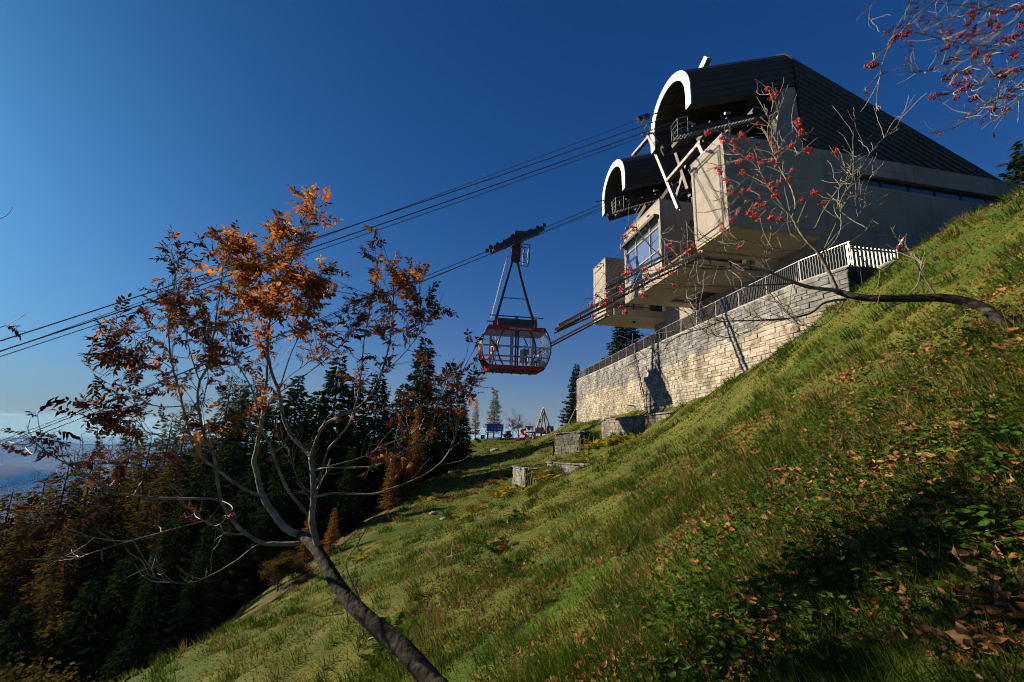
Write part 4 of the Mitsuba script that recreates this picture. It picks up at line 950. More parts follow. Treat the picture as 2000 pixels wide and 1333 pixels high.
plant("p_beech0", "beech_tree", "small half bare tree with brown leaves left of the play tower", "tree", 1003, 800, 84, zbase=-1.9, wide=1.3)
plant("p_bare0", "bare_tree", "small bare tree directly behind the play tower", "tree", 1043, 800, 88, zbase=-1.7)
plant("p_round0", "dark_bush", "dark round bush right of the big blue bench", "bush", 992, 836, 77, zbase=-1.9, wide=1.5)
plant("p_bush0", "yellow_bush", "tiny bright yellow bush on the meadow below the bench", "bush", 930, 850, 72, h0=1.6)
plant("p_wide0", "spruce_tree", "dark spruce beside the far end of the stone wall", "spruce", 1126, 708, 63, wide=.9)
plant("p_wide0", "spruce_tree", "broad spruce under the end block behind the railing", "spruce", 1222, 612, 70, zbase=5, wide=1.5)
k = plant("p_wide0", "spruce_tree", "spruce with brown cones at the right edge behind the roof", "spruce", 2000, 262, 50, zbase=8, wide=1.0)
b = MB(); q = at(1985, 300, 49)
for _ in range(110):
    p = q + A(R.normal(.6, 1.5), R.normal(-1.6, .4), R.normal(-2.0, 1.9)); b.tube([p, p + A(.02, 0, -.28)], (.07, .04), 5)
scene["m_cone_tmp"]=None; del scene["m_cone_tmp"]

# ------------------------------------------------------------------ valley and far hills
def ridge(name, label, dist, x0, x1, hs, base, seed):
    n, m = 160, 14; xs = np.linspace(x0, x1, n)
    top = np.interp(xs, np.linspace(x0, x1, len(hs)), hs) + 480 * (meshkit.fbm(np.c_[xs / 1500, xs * 0, xs * 0], 5, seed) - .5)
    v = []
    for k in range(m):
        t = k / (m - 1); z = base + (top - base) * (1 - t) ** 1.15
        y = dist - 3600 * t + 420 * (meshkit.fbm(np.c_[xs / 900, xs * 0 + t * 3, xs * 0], 4, seed + 3) - .5) * (t > 0)
        v.append(np.c_[xs, y, z])
    v.append(np.c_[xs, xs * 0 + dist + 3000, xs * 0 + base])
    v = np.array(v); i, j = np.meshgrid(np.arange(m), np.arange(n - 1), indexing="ij"); k0 = i * n + j
    order = np.r_[m, np.arange(m)]; v = v[order]
    put(name, trimesh.Trimesh(v.reshape(-1, 3), np.vstack([np.stack([k0, k0 + 1, k0 + 1 + n], -1).reshape(-1, 3), np.stack([k0, k0 + 1 + n, k0 + n], -1).reshape(-1, 3)]), process=False), "m_far", smooth=True)
    tag(name, label, kind="structure")
mat("m_far", lambda p, n, uv: mix((.003, .006, .004), (.006, .009, .006), fbm(p.x * .002, p.y * .002, p.z * .002, 2)), .95, .1)
ridge("far_hills", "hazy blue mountain ridge across the valley at the left", 11000, -26000, 9000, [-500, -700, -520, -560, -480, -640, -700, -600, -700], -1250, 4)
ridge("near_hills", "lower hazy slope in the valley in front of the ridge", 6500, -16000, 1500, [-700, -800, -900, -760, -980, -1150, -1200], -1250, 9)
g = 30000.0
put("valley_floor", trimesh.Trimesh([[-g, -g, -1260], [g, -g, -1260], [g, g, -1260], [-g, g, -1260]], [[0, 1, 2], [0, 2, 3]], process=False), "m_far"); tag("valley_floor", "distant valley floor far below", kind="structure")
# the mountain side between the hillside's rim and the valley
rim = [(-95, -9), (-95, 142), (62, 142)]
v = []
b = MB()
def skirt(pa, pb, out):
    n = 12; a = A(*pa); c = A(*pb)
    q = [a * (1 - t) + c * t for t in np.linspace(0, 1, n)]
    top = [np.r_[x, gz(x[0], x[1])] for x in q]; bot = [t + A(*out) for t in top]
    for i in range(n - 1): b.quad(top[i], top[i + 1], bot[i + 1], bot[i])
skirt((-95, -9), (-95, 142), (-1700, 150, -1220)); skirt((-95, 142), (62, 142), (-300, 2300, -1240))
b.add([np.r_[-95, 142, gz(-95, 142)], np.r_[-95, 142, gz(-95, 142)] + A(-300, 2300, -1240), np.r_[-95, 142, gz(-95, 142)] + A(-1700, 150, -1220)], [[0, 1, 2]])
b.put("mountain_side", "m_far"); tag("mountain_side", "mountain side dropping into the valley beyond the forest", kind="structure")
# ------------------------------------------------------------------ rowan trees in the foreground
def rowanbark(p, n, uv):
    a = fbm(p.x * 18, p.y * 18, p.z * 18, 4); l = noise(p.x * 60, p.y * 60, p.z * 9)
    c = mix((.15, .13, .10), (.33, .30, .25), smoothstep(.35, .7, a)) * (.75 + .4 * l)
    return mix(c, (.10, .09, .065), smoothstep(.55, .75, fbm(p.x * 7 + 9, p.y * 7, p.z * 7, 3)) * .7)
mat("m_rowanbark", rowanbark, .62, .35, bump=(lambda p, n, uv: fbm(p.x * 45, p.y * 45, p.z * 45, 3), .004))
def oldbark(p, n, uv):
    ring_ = smoothstep(.55, .7, noise(p.x * 30 + p.z * 40, p.y * 12, p.z * 55 - p.x * 30)); lich = smoothstep(.6, .72, fbm(p.x * 12, p.y * 12, p.z * 12, 3))
    return mix(rowanbark(p, n, uv) * .17, (.10, .10, .085), lich * .55) * (1 - .6 * ring_)
mat("m_oldbark", oldbark, .85, .2, bump=(lambda p, n, uv: fbm(p.x * 40, p.y * 40, p.z * 22, 4), .009))
mat("m_twig", lambda p, n, uv: C3(.30, .26, .22) * (.6 + .8 * noise(p.x * 25, p.y * 25, p.z * 25)), .5, .4)
def lf(a, b_): return lambda p, n, uv: mix(a, b_, smoothstep(.3, .7, fbm(p.x * 14, p.y * 14, p.z * 14, 2))) * (.7 + .6 * noise(p.x * 55, p.y * 55, p.z * 55))
leafmat("m_leaf_orange", lf((.52, .20, .025), (.34, .105, .02)), 1.0, .45)
leafmat("m_leaf_yellow", lf((.66, .36, .04), (.55, .22, .03)), 1.0, .45)
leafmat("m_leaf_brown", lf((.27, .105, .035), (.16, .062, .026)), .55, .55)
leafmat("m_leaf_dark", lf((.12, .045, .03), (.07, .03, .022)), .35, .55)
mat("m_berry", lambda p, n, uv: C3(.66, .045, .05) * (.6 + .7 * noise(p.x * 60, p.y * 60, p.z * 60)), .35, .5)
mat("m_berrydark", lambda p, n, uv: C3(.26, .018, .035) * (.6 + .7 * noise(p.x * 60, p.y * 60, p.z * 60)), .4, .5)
leafmat("m_bud", (.30, .32, .06), .8, .5)

def pinnate(seed, n=6, L=.135, curl=.35, fold=.5):
    """a rowan leaf lying along +x: midrib and paired narrow leaflets, curled as they dry"""
    r = np.random.default_rng(seed); b = MB(); t = np.linspace(0, 1, 8)
    bend = r.uniform(-.5, .9) * curl
    mid = lambda s: A(L * s * math.cos(bend * s), .012 * math.sin(3 * s + seed), -L * s * math.sin(bend * s))
    b.tube([mid(s) for s in t], np.linspace(.0016, .0007, 8), 3, False)
    for i in range(n + 1):
        for sg in ((-1, 1) if i < n else (0,)):
            s = .18 + .82 * i / n; l = L * .36 * (1 - .35 * abs(s - .6)) * r.uniform(.8, 1.15); w = l * .21
            d = A(.45 if sg else 1.0, sg * .9, r.normal(-.15, .3) * (1 + curl)); d /= np.linalg.norm(d)
            up = A(r.normal(0, .3), r.normal(0, .3), 1.); sd = np.cross(d, up); sd /= np.linalg.norm(sd); nn = np.cross(sd, d)
            p = mid(s); cu = r.uniform(-.2, 1.0) * curl
            q = [p + d * l * x - nn * l * cu * x * x for x in (0, .3, .68, 1.0)]; f = fold * r.uniform(.3, 1.2)
            e = [(sd * w * k + nn * w * f * k) for k in (.9, .85)]; g = [(-sd * w * k + nn * w * f * k) for k in (.9, .85)]
            b.add([q[0], q[1] + e[0], q[2] + e[1], q[3], q[2] + g[1], q[1] + g[0], q[1], q[2]], [[0, 6, 1], [1, 6, 7], [1, 7, 2], [2, 7, 3], [0, 5, 6], [5, 4, 6], [6, 4, 7], [4, 3, 7]])
    return b.get()
LEAFM = [pinnate(s, 5 + s % 3, curl=c) for s, c in enumerate((.15, .3, .45, .6, .9, 1.2, 1.6, .25))]
LEAFP = [mikit.ply(m) for m in LEAFM]
BERRY = trimesh.creation.icosphere(1)
def cluster(seed, n=26, R0=.038, r0=.0068):
    r = np.random.default_rng(seed); b = MB()
    for i in range(n):
        p = A(*r.normal(size=3)); p /= np.linalg.norm(p); p = p * R0 * r.uniform(.35, 1) * A(1.15, 1.15, .6) - A(0, 0, R0 * 1.1)
        b.add(np.asarray(BERRY.vertices) * r0 * r.uniform(.85, 1.15) + p, BERRY.faces)
    for i in range(7):
        p = A(*r.normal(size=3)) * R0 * .5 - A(0, 0, R0 * .8); b.tube([A(0, 0, .012), p], .0009, 3, False)
    return b.get()
CLM = [cluster(40 + i, n) for i, n in enumerate((36, 28, 42, 22))]; CLP = [mikit.ply(m, smooth=True) for m in CLM]

def frame(d, r):
    d = d / (np.linalg.norm(d) + 1e-9); up = A(0, 0, 1) + r.normal(0, .35, 3); y = np.cross(up, d); y /= np.linalg.norm(y); z = np.cross(d, y)
    return np.stack([d, y, z], 1)

def smooth_path(p, n=6):
    p = np.asarray(p, float)
    if len(p) < 3: return np.linspace(p[0], p[-1], n * (len(p) - 1) + 1)
    from scipy.interpolate import PchipInterpolator
    s = np.r_[0, np.cumsum(np.linalg.norm(np.diff(p, axis=0), axis=1) + 1e-6)]
    return PchipInterpolator(s, p)(np.linspace(0, s[-1], n * (len(p) - 1) + 1))

class Rowan:
    def __init__(s, name, label, cat, seed):
        s.k = thing(name, label, cat); s.r = np.random.default_rng(seed); s.twigs, s.limbs, s.nleaf, s.ncl, s.rest = MB(), [], 0, 0, {}
    def limb(s, pix, d0, d1, r0, r1, name="branch", mt="m_rowanbark", sides=8, wob=.012):
        """pix: pixels of the branch on the photograph, depth going from d0 to d1 metres; radii in metres"""
        n = len(pix); ds = np.linspace(d0, d1, n)
        p = smooth_path([at(x, y, D) for (x, y), D in zip(pix, ds)])
        m = len(p); p[1:-1] += s.r.normal(0, wob * min(1, r0 * 40), (m - 2, 3)) * .09
        rad = (.52 if s.k == "rowan_tree" else .62) * np.linspace(r0, r1, m) * (1 + .03 * s.r.normal(size=m)) if name != 'trunk' else np.linspace(r0, r1, m) * (1 + .02 * s.r.normal(size=m))
        MB().tube(p, rad, sides).put(name, mt, s.k, True); s.limbs.append((p, rad)); return p
    def twig(s, p, d, ln, rad, kids=1, leaf=None):
        r = s.r; q = [p]; d = d / np.linalg.norm(d); n = 5
        for _ in range(n): d = d + r.normal(0, .16, 3) + A(0, 0, .06); d /= np.linalg.norm(d); q.append(q[-1] + d * ln / n)
        s.twigs.tube(q, np.linspace(rad, rad * .55, n + 1), 5, True)
        for i in range(1, n): # buds and knots
            if r.random() < .5: o = r.normal(size=3); s.twigs.tube([q[i], q[i] + o / np.linalg.norm(o) * .008 + d * .005], (rad * 1.2, rad * .5), 4)
        if leaf: leaf(q, d)
        if kids > 0:
            for _ in range(s.r.integers(1, 3)):
                i = r.integers(1, n); nd = d + r.normal(0, .6, 3); s.twig(q[i], nd, ln * r.uniform(.4, .7), rad * .7, kids - 1, leaf)
        return q
    def leaf(s, p, d, mt, size=1.0, cap=300):
        i = int(s.r.integers(8)); M = np.eye(4); M[:3, :3] = frame(d, s.r) * size * s.r.uniform(.75, 1.25); M[:3, 3] = p
        if s.nleaf < cap: put("leaf", {**LEAFP[i], "bsdf": {"type": "ref", "id": mt}}, None, s.k, to=M)
        else: s.rest.setdefault(mt, MB()).add(np.asarray(LEAFM[i].vertices) @ M[:3, :3].T + M[:3, 3], LEAFM[i].faces)
        s.nleaf += 1
    def berries(s, p, size=1.0, mt="m_berry"):
        M = np.eye(4); a = s.r.random() * 6.28; c, n = math.cos(a), math.sin(a); M[:3, :3] = np.array([[c, -n, 0], [n, c, 0], [0, 0, 1]]) * size * s.r.uniform(.85, 1.2); M[:3, 3] = p
        put("berry_cluster", {**CLP[s.r.integers(4)], "bsdf": {"type": "ref", "id": mt}}, None, s.k, to=M); s.ncl += 1
    def reach(s, p, size=1.0, mt="m_berry"):
        """berries at p hung from a stalk that comes from the nearest limb"""
        allp = np.vstack([l[0] for l in s.limbs]); d = np.linalg.norm(allp - p, axis=1); c = allp[np.argmin(d + .15 * (allp[:, 2] > p[2] + .1))]
        mid = (c + p) / 2 + A(0, 0, -.05 * np.linalg.norm(p - c)) + s.r.normal(0, .02, 3)
        s.twigs.tube(smooth_path([c, mid, p], 4), np.linspace(.0045, .0018, 9), 5); s.berries(p, size, mt)
    def done(s):
        if s.twigs.v: s.twigs.put("twigs", "m_twig", s.k, True, kind="stuff")
        for q, (mt, b) in enumerate(s.rest.items()): scene[f"{s.k}__more_leaves__{q + 1:03d}"] = mikit.ply(b.get(), mt)
        if s.rest: tag(f"{s.k}__more_leaves", kind="stuff")

# ---- the leafy rowan on the left
LR = Rowan("rowan_tree", "leaning rowan with orange leaves in the left foreground, in front of the cables", "tree", 3)
LR.limb([(900, 1395), (868, 1358), (825, 1310), (778, 1258), (735, 1224), (692, 1184), (658, 1140), (634, 1100), (612, 1066), (588, 1044)], 2.35, 3.35, .053, .036, "trunk", "m_oldbark", 14, .003)
LB = []
def L(pix, d0, d1, r0, r1, leafy=0.5, kind=1): LB.append((LR.limb(pix, d0, d1, r0, r1), leafy, kind))
L([(588, 1046), (556, 1030), (536, 1005), (520, 983), (508, 955), (502, 927), (497, 896), (502, 872), (508, 841), (514, 804), (519, 757), (523, 690)], 3.35, 3.5, .050, .014, .3)
L([(523, 692), (526, 640), (531, 600), (533, 560), (536, 520)], 3.5, 3.7, .013, .005, 1, 2)
L([(630, 1094), (616, 1051), (609, 1014), (612, 975), (611, 930), (607, 893)], 3.2, 3.25, .046, .034, .0)
L([(607, 893), (616, 865), (629, 835), (657, 816), (694, 800), (725, 770), (743, 733), (755, 696), (763, 655), (768, 592), (764, 531), (759, 511)], 3.25, 3.1, .024, .004, .8, 1)
L([(607, 893), (598, 881), (573, 856), (555, 822), (545, 767), (530, 726), (523, 688), (524, 640), (534, 603), (546, 566), (561, 529), (583, 484), (596, 446), (610, 412)], 3.25, 3.75, .030, .004, 1, 2)
L([(612, 945), (623, 935), (638, 884), (663, 853), (684, 825), (690, 805), (700, 770), (706, 720), (712, 660), (722, 610), (733, 560), (743, 525)], 3.25, 3.6, .018, .003, .6, 1)
L([(613, 972), (628, 968), (653, 964), (721, 966), (771, 952), (830, 927), (870, 893), (891, 844), (901, 810), (922, 760), (933, 738)], 3.2, 3.3, .017, .003, .35, 1)
L([(609, 925), (629, 915), (709, 913), (755, 903), (811, 869), (845, 828), (851, 804), (862, 770)], 3.25, 2.9, .013, .003, .5, 1)
L([(610, 918), (647, 910), (709, 893), (752, 868), (799, 853), (824, 838)], 3.25, 3.5, .011, .003, .3, 0)
L([(616, 866), (657, 804), (709, 802), (796, 799), (833, 793), (876, 770), (895, 742), (908, 716)], 3.25, 3.0, .011, .003, .8, 1)
L([(606, 1010), (582, 983), (564, 961), (548, 927), (527, 869), (514, 844), (503, 800), (492, 760), (470, 722), (452, 690), (440, 640)], 3.3, 3.0, .022, .004, .5, 1)
L([(512, 844), (500, 835), (471, 819), (462, 800)], 3.1, 3.0, .009, .004, .2, 0)
L([(606, 962), (586, 943), (567, 893), (561, 875), (548, 850)], 3.2, 3.05, .010, .004, .1, 0)
L([(586, 1062), (524, 1063), (493, 1051), (462, 1026), (440, 995), (428, 958), (422, 915), (415, 881), (400, 853), (390, 810), (386, 775), (390, 745), (405, 717), (412, 680), (418, 649), (425, 604), (431, 559), (436, 514), (440, 480)], 3.35, 3.0, .030, .004, .75, 1)
L([(390, 745), (372, 690), (360, 640), (350, 600), (345, 560)], 3.05, 2.9, .008, .003, .8, 1)
L([(508, 968), (478, 956), (422, 916), (388, 888), (371, 849), (366, 826), (357, 793), (349, 759), (338, 722), (333, 694), (330, 649), (336, 593), (341, 543), (353, 498)], 3.4, 3.1, .022, .004, .8, 1)
L([(366, 826), (392, 800), (405, 750), (402, 700), (398, 640)], 3.2, 3.3, .008, .003, .7, 1)
L([(430, 978), (405, 974), (338, 974), (281, 971), (242, 967), (197, 950), (169, 928), (127, 905), (93, 885), (67, 863), (48, 852)], 3.15, 2.7, .017, .005, .35, 0)
L([(333, 694), (310, 672), (262, 708), (228, 690)], 3.1, 3.0, .007, .003, .9, 1)
L([(336, 600), (300, 640), (270, 660), (240, 690)], 3.1, 3.0, .006, .002, .9, 1)
L([(335, 720), (290, 700), (250, 705), (215, 688)], 3.15, 3.1, .006, .002, .7, 1)
L([(357, 793), (320, 795), (290, 791), (240, 800), (205, 812)], 3.2, 3.0, .008, .003, .9, 0)
L([(371, 849), (340, 855), (290, 845), (260, 820), (225, 830), (200, 818)], 3.2, 3.0, .008, .003, .9, 0)
L([(388, 888), (340, 880), (280, 870), (230, 905), (205, 890), (185, 870)], 3.25, 2.9, .008, .003, .7, 0)
L([(478, 1044), (445, 1042), (416, 1027), (394, 1015), (380, 1000)], 3.3, 3.1, .013, .005, .1, 0)
L([(536, 1060), (508, 1064), (460, 1096), (412, 1124), (368, 1140), (320, 1134), (284, 1120)], 3.3, 2.9, .009, .004, 0, 0)
L([(416, 1027), (400, 1018), (330, 1036), (262, 1055), (220, 1067), (146, 1093)], 3.15, 2.8, .008, .003, 0, 0)
L([(262, 1058), (180, 1050), (120, 1020), (95, 1012)], 2.95, 2.8, .006, .003, .5, 0)
L([(545, 767), (565, 700), (590, 640), (600, 590), (612, 545)], 3.4, 3.6, .010, .003, 1, 2)
L([(530, 726), (505, 660), (480, 600), (470, 540), (462, 490)], 3.5, 3.4, .010, .003, 1, 2)
L([(524, 640), (560, 610), (600, 570), (628, 540)], 3.6, 3.7, .008, .003, 1, 2)
L([(560, 529), (545, 490), (540, 460)], 3.7, 3.8, .006, .003, 1, 2)
L([(743, 733), (790, 690), (830, 640), (858, 610), (872, 596)], 3.15, 3.0, .007, .003, .6, 1)
L([(763, 655), (800, 630), (815, 600), (820, 570)], 3.1, 3.0, .006, .003, .9, 1)
L([(768, 592), (745, 570), (725, 580)], 3.1, 3.1, .005, .003, .9, 1)
L([(545, 767), (600, 730), (650, 690), (690, 640)], 3.35, 3.5, .010, .003, .7, 1)
L([(514, 804), (560, 740), (610, 700), (640, 640)], 3.5, 3.7, .009, .003, .7, 1)
L([(418, 649), (450, 620), (480, 560), (500, 520)], 3.0, 2.9, .007, .003, 1, 2)
for pix, d0, d1, r0 in (([(744, 1216), (716, 1192), (692, 1148), (676, 1100), (700, 1060), (718, 1030), (736, 1014)], 2.9, 2.75, .010), ([(684, 1168), (700, 1068), (704, 1030)], 2.85, 2.75, .006), ([(672, 1198), (636, 1204), (606, 1196)], 3.1, 3.0, .007),
                        ([(720, 1250), (736, 1246), (752, 1262)], 2.85, 2.8, .012)):
    LR.limb(pix, d0, d1, r0, r0 * .5)
r = LR.r
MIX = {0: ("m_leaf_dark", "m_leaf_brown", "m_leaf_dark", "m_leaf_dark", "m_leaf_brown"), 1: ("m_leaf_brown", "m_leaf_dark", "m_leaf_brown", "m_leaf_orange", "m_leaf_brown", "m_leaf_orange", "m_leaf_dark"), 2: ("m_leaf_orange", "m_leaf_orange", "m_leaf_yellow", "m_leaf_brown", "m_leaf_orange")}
for p, leafy, kind in LB:
    n = len(p); Ln = np.sum(np.linalg.norm(np.diff(p, axis=0), axis=1))
    def leaves(q, d, leafy=leafy, kind=kind):
        for i in (2, 3, 4, 5, 5):
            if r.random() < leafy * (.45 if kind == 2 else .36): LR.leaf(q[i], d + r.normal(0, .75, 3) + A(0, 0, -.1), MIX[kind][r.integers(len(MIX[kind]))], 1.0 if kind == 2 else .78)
    for _ in range(int(Ln * (11 if leafy > .2 else 9)) + 3):
        i = int(n * r.uniform(.35, 1.0)); i = min(i, n - 2); d = p[i + 1] - p[i]; d /= np.linalg.norm(d)
        LR.twig(p[i], d * .7 + r.normal(0, .45, 3) + A(0, 0, .35), r.uniform(.07, .20 if kind == 2 else .32), .0026, int(r.random() < .5), leaves)
    if leafy > .2:
        for _ in range(int(6 * leafy)):
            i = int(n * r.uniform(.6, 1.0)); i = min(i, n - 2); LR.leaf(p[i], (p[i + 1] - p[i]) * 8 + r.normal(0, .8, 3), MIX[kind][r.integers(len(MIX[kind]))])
for px, py, sz in [(240, 825, 1.3), (215, 812, 1.2), (205, 830, 1.1), (255, 830, 1.1), (30, 868, 1.1), (48, 872, 1.0), (15, 862, .9), (380, 998, 1.2), (365, 1000, 1.0), (225, 938, .8), (378, 640, .9), (385, 648, .9), (460, 655, .9), (475, 660, .9), (440, 700, .9), (340, 696, .9), (318, 692, .9), (432, 748, .8), (345, 885, .9), (335, 880, .9), (260, 960, .9), (452, 998, .8),
                   (780, 867, .7), (745, 868, .8), (725, 880, .7), (660, 812, .8), (690, 815, .9), (718, 790, .7), (560, 895, .8), (640, 565, .9), (590, 620, 1.0), (600, 632, .9), (635, 645, .8), (530, 890, .7), (700, 745, .8), (770, 810, .8), (800, 800, .8), (430, 722, .9), (520, 785, .9)]:
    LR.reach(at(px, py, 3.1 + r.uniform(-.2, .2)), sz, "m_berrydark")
LR.done()

# ---- the rowan with red berries that grows sideways out of the slope on the right
RR = Rowan("rowan_tree", "bare rowan hung with red berries, growing sideways from the right slope before the station", "tree", 5)
q = [(2010, 690), (1965, 640), (1928, 606), (1888, 590), (1832, 582), (1769, 583), (1699, 583), (1664, 578), (1632, 568)]
RR.limb(q, 3.75, 4.75, .052, .034, "trunk", "m_oldbark", 14, .003)
RB = []
def M_(pix, d0, d1, r0, r1, tw=1.0): RB.append((RR.limb(pix, d0, d1, r0, r1), tw))
M_([(1664, 578), (1632, 568), (1583, 562), (1554, 553), (1528, 543), (1502, 532), (1479, 525), (1450, 517), (1411, 526), (1321, 518), (1274, 486), (1238, 450), (1222, 460)], 4.7, 4.9, .040, .004)
M_([(1634, 564), (1621, 536), (1606, 507), (1595, 490), (1577, 472), (1560, 449), (1547, 425), (1529, 402), (1513, 380), (1499, 362), (1488, 341), (1470, 317), (1443, 296), (1430, 276), (1414, 260)], 4.75, 4.6, .034, .004)
M_([(1547, 425), (1553, 393), (1547, 371), (1533, 346), (1520, 321), (1511, 299), (1505, 283), (1499, 265), (1503, 235), (1508, 197), (1500, 172)], 4.65, 4.9, .020, .003)
M_([(1513, 290), (1516, 251), (1520, 226), (1529, 190)], 4.8, 4.7, .008, .003, .6)
M_([(1513, 330), (1524, 290), (1533, 269), (1551, 254), (1562, 238)], 4.75, 4.6, .007, .003, .6)
M_([(1520, 322), (1565, 294), (1583, 258), (1590, 250)], 4.75, 4.7, .007, .003, .6)
M_([(1560, 447), (1585, 449), (1605, 418), (1628, 382), (1650, 357), (1682, 328), (1700, 299), (1715, 281), (1736, 262), (1751, 247), (1763, 226)], 4.7, 4.5, .014, .003, .6)
M_([(1640, 370), (1648, 337), (1673, 317), (1691, 276), (1705, 262)], 4.6, 4.5, .006, .002, .5)
M_([(1600, 500), (1643, 440), (1641, 398), (1666, 348), (1667, 300), (1666, 285), (1667, 256)], 4.7, 4.8, .010, .003, .6)
M_([(1606, 495), (1628, 447), (1659, 384), (1690, 355), (1713, 335), (1712, 318)], 4.7, 4.4, .009, .002, .5)
M_([(1600, 508), (1646, 445), (1677, 420), (1688, 404), (1693, 386)], 4.7, 4.4, .008, .003, .5)
M_([(1606, 507), (1640, 485), (1680, 460), (1715, 436)], 4.7, 4.5, .007, .003, .4)
M_([(1577, 472), (1560, 487), (1500, 490), (1460, 470), (1420, 475)], 4.7, 4.4, .008, .003, .8)
M_([(1548, 554), (1496, 557), (1438, 560), (1380, 559), (1333, 560), (1300, 556), (1256, 564), (1240, 570)], 4.75, 4.6, .020, .004)
M_([(1502, 532), (1470, 500), (1440, 478), (1400, 480), (1360, 470), (1330, 480)], 4.75, 4.7, .009, .003)
M_([(1380, 559), (1350, 548), (1328, 510), (1312, 475)], 4.65, 4.6, .006, .002, .6)
M_([(1330, 560), (1290, 545), (1250, 552), (1214, 556), (1190, 570), (1160, 585)], 4.6, 4.5, .006, .002, .7)
M_([(1300, 518), (1260, 530), (1225, 525)], 4.85, 4.8, .006, .002, .7)
M_([(1652, 586), (1612, 591), (1583, 612), (1542, 622), (1487, 626), (1409, 629), (1380, 640), (1330, 655), (1280, 690), (1255, 700)], 4.75, 4.4, .024, .003, .8)
M_([(1650, 588), (1629, 615), (1612, 632), (1589, 639), (1566, 636), (1542, 615), (1502, 571), (1470, 540)], 4.75, 4.5, .012, .004, .8)
M_([(1409, 629), (1370, 615), (1330, 640), (1290, 655)], 4.5, 4.4, .007, .003, .8)
M_([(1487, 626), (1460, 650), (1420, 660), (1370, 650)], 4.5, 4.4, .006, .002, .7)
M_([(1512, 379), (1480, 370), (1450, 380), (1430, 400), (1400, 435)], 4.6, 4.4, .008, .003)
M_([(1540, 420), (1500, 400), (1470, 395), (1440, 410)], 4.6, 4.5, .008, .003)
M_([(1488, 341), (1465, 345), (1440, 365), (1415, 385)], 4.6, 4.5, .006, .003, .6)
M_([(1443, 296), (1425, 310), (1405, 330)], 4.6, 4.6, .004, .002, .4)
M_([(1702, 576), (1716, 554), (1719, 528)], 4.7, 4.6, .010, .006, .3)
M_([(1772, 578), (1795, 548), (1800, 516), (1809, 487)], 4.6, 4.5, .014, .006, .5)
M_([(1827, 576), (1809, 548), (1786, 507), (1779, 485)], 4.5, 4.4, .012, .005, .5)
M_([(1766, 591), (1722, 609), (1716, 616)], 4.6, 4.5, .009, .005, .2)
r = RR.r
for p, tw in RB:
    n = len(p); Ln = np.sum(np.linalg.norm(np.diff(p, axis=0), axis=1))
    for _ in range(int(Ln * 11 * tw) + 1):
        i = min(int(n * r.uniform(.3, 1.0)), n - 2); d = p[i + 1] - p[i]; d /= np.linalg.norm(d)
        RR.twig(p[i], d * .7 + r.normal(0, .5, 3) + A(-.1, 0, .25), r.uniform(.12, .5), .0042, int(r.random() < .5))
for px, py in [(1498, 169), (1508, 184), (1516, 178), (1480, 238), (1559, 230), (1560, 240), (1565, 252), (1563, 258), (1409, 264), (1414, 270), (1382, 252), (1450, 262), (1447, 256), (1460, 271), (1504, 268), (1508, 276), (1438, 277), (1433, 270), (1479, 277), (1545, 279), (1540, 285), (1576, 285), (1580, 292), (1632, 290), (1435, 288), (1517, 294), (1464, 300), (1470, 308), (1481, 306), (1487, 312), (1444, 310), (1506, 308), (1518, 316),
               (1400, 324), (1406, 332), (1450, 332), (1547, 328), (1415, 345), (1421, 350), (1492, 347), (1506, 355), (1510, 362), (1541, 344), (1524, 348), (1425, 364), (1430, 370), (1464, 366), (1449, 368), (1515, 375), (1589, 370), (1594, 374), (1482, 383), (1479, 394), (1492, 395), (1566, 386), (1605, 392), (1463, 408), (1470, 414), (1475, 420), (1482, 424), (1506, 418), (1523, 423), (1440, 411), (1431, 424), (1407, 432), (1411, 440), (1414, 446),
               (1239, 443), (1234, 438), (1218, 457), (1310, 470), (1313, 478), (1306, 474), (1355, 474), (1339, 481), (1350, 490), (1230, 518), (1232, 526), (1220, 530), (1259, 520), (1263, 531), (1288, 523), (1312, 528), (1214, 556), (1216, 564), (1165, 572), (1154, 590), (1184, 580), (1176, 588), (1254, 569), (1260, 574), (1315, 551), (1212, 594), (1221, 604), (1160, 612), (1442, 478), (1372, 493), (1345, 486)]:
    RR.reach(at(px, py, 4.62 + r.uniform(-.12, .12)), r.uniform(.75, 1.05))
for px, py in ((1718, 407), (1714, 403), (1571, 425), (1517, 427), (1404, 622), (1385, 608)): RR.leaf(at(px, py, 4.45), A(.6, -.2, .5), "m_bud", .35)
RR.done()

# ---- branches of a third rowan that lean in from the upper right; its trunk stands outside the frame
TR = Rowan("rowan_tree", "rowan branches with dark red berries reaching in at the upper right corner", "tree", 8)
gx0, gy0 = 5.6, 2.6
tr = smooth_path([A(gx0, gy0, float(gz(gx0, gy0)) - .3), A(5.3, 2.7, 4.2), A(4.9, 2.8, 5.4), A(4.3, 2.9, 6.2)]); MB().tube(tr, np.linspace(.09, .03, len(tr)), 10).put("trunk", "m_oldbark", TR.k, True); TR.limbs.append((tr, None))
TB = []
def B_(pix, d0, d1, r0, r1, tw=1.0): TB.append((TR.limb(pix, d0, d1, r0, r1, wob=.006), tw))
B_([(1990, -160), (1900, -70), (1829, 0), (1798, 25), (1775, 47), (1755, 70), (1742, 86), (1728, 111), (1722, 133), (1716, 166), (1712, 195), (1712, 218)], 2.9, 2.7, .014, .004, .4)
B_([(1742, 84), (1722, 97), (1705, 104)], 2.75, 2.7, .006, .003, .2); B_([(1722, 135), (1707, 156), (1684, 180)], 2.72, 2.68, .006, .003, .2)
B_([(1760, -40), (1714, 0), (1702, 12), (1697, 35), (1697, 50), (1716, 60), (1742, 64)], 2.85, 2.8, .005, .002, .4); B_([(1775, 30), (1768, 40), (1770, 20), (1781, 0), (1792, -40)], 2.8, 2.85, .005, .004, .2)
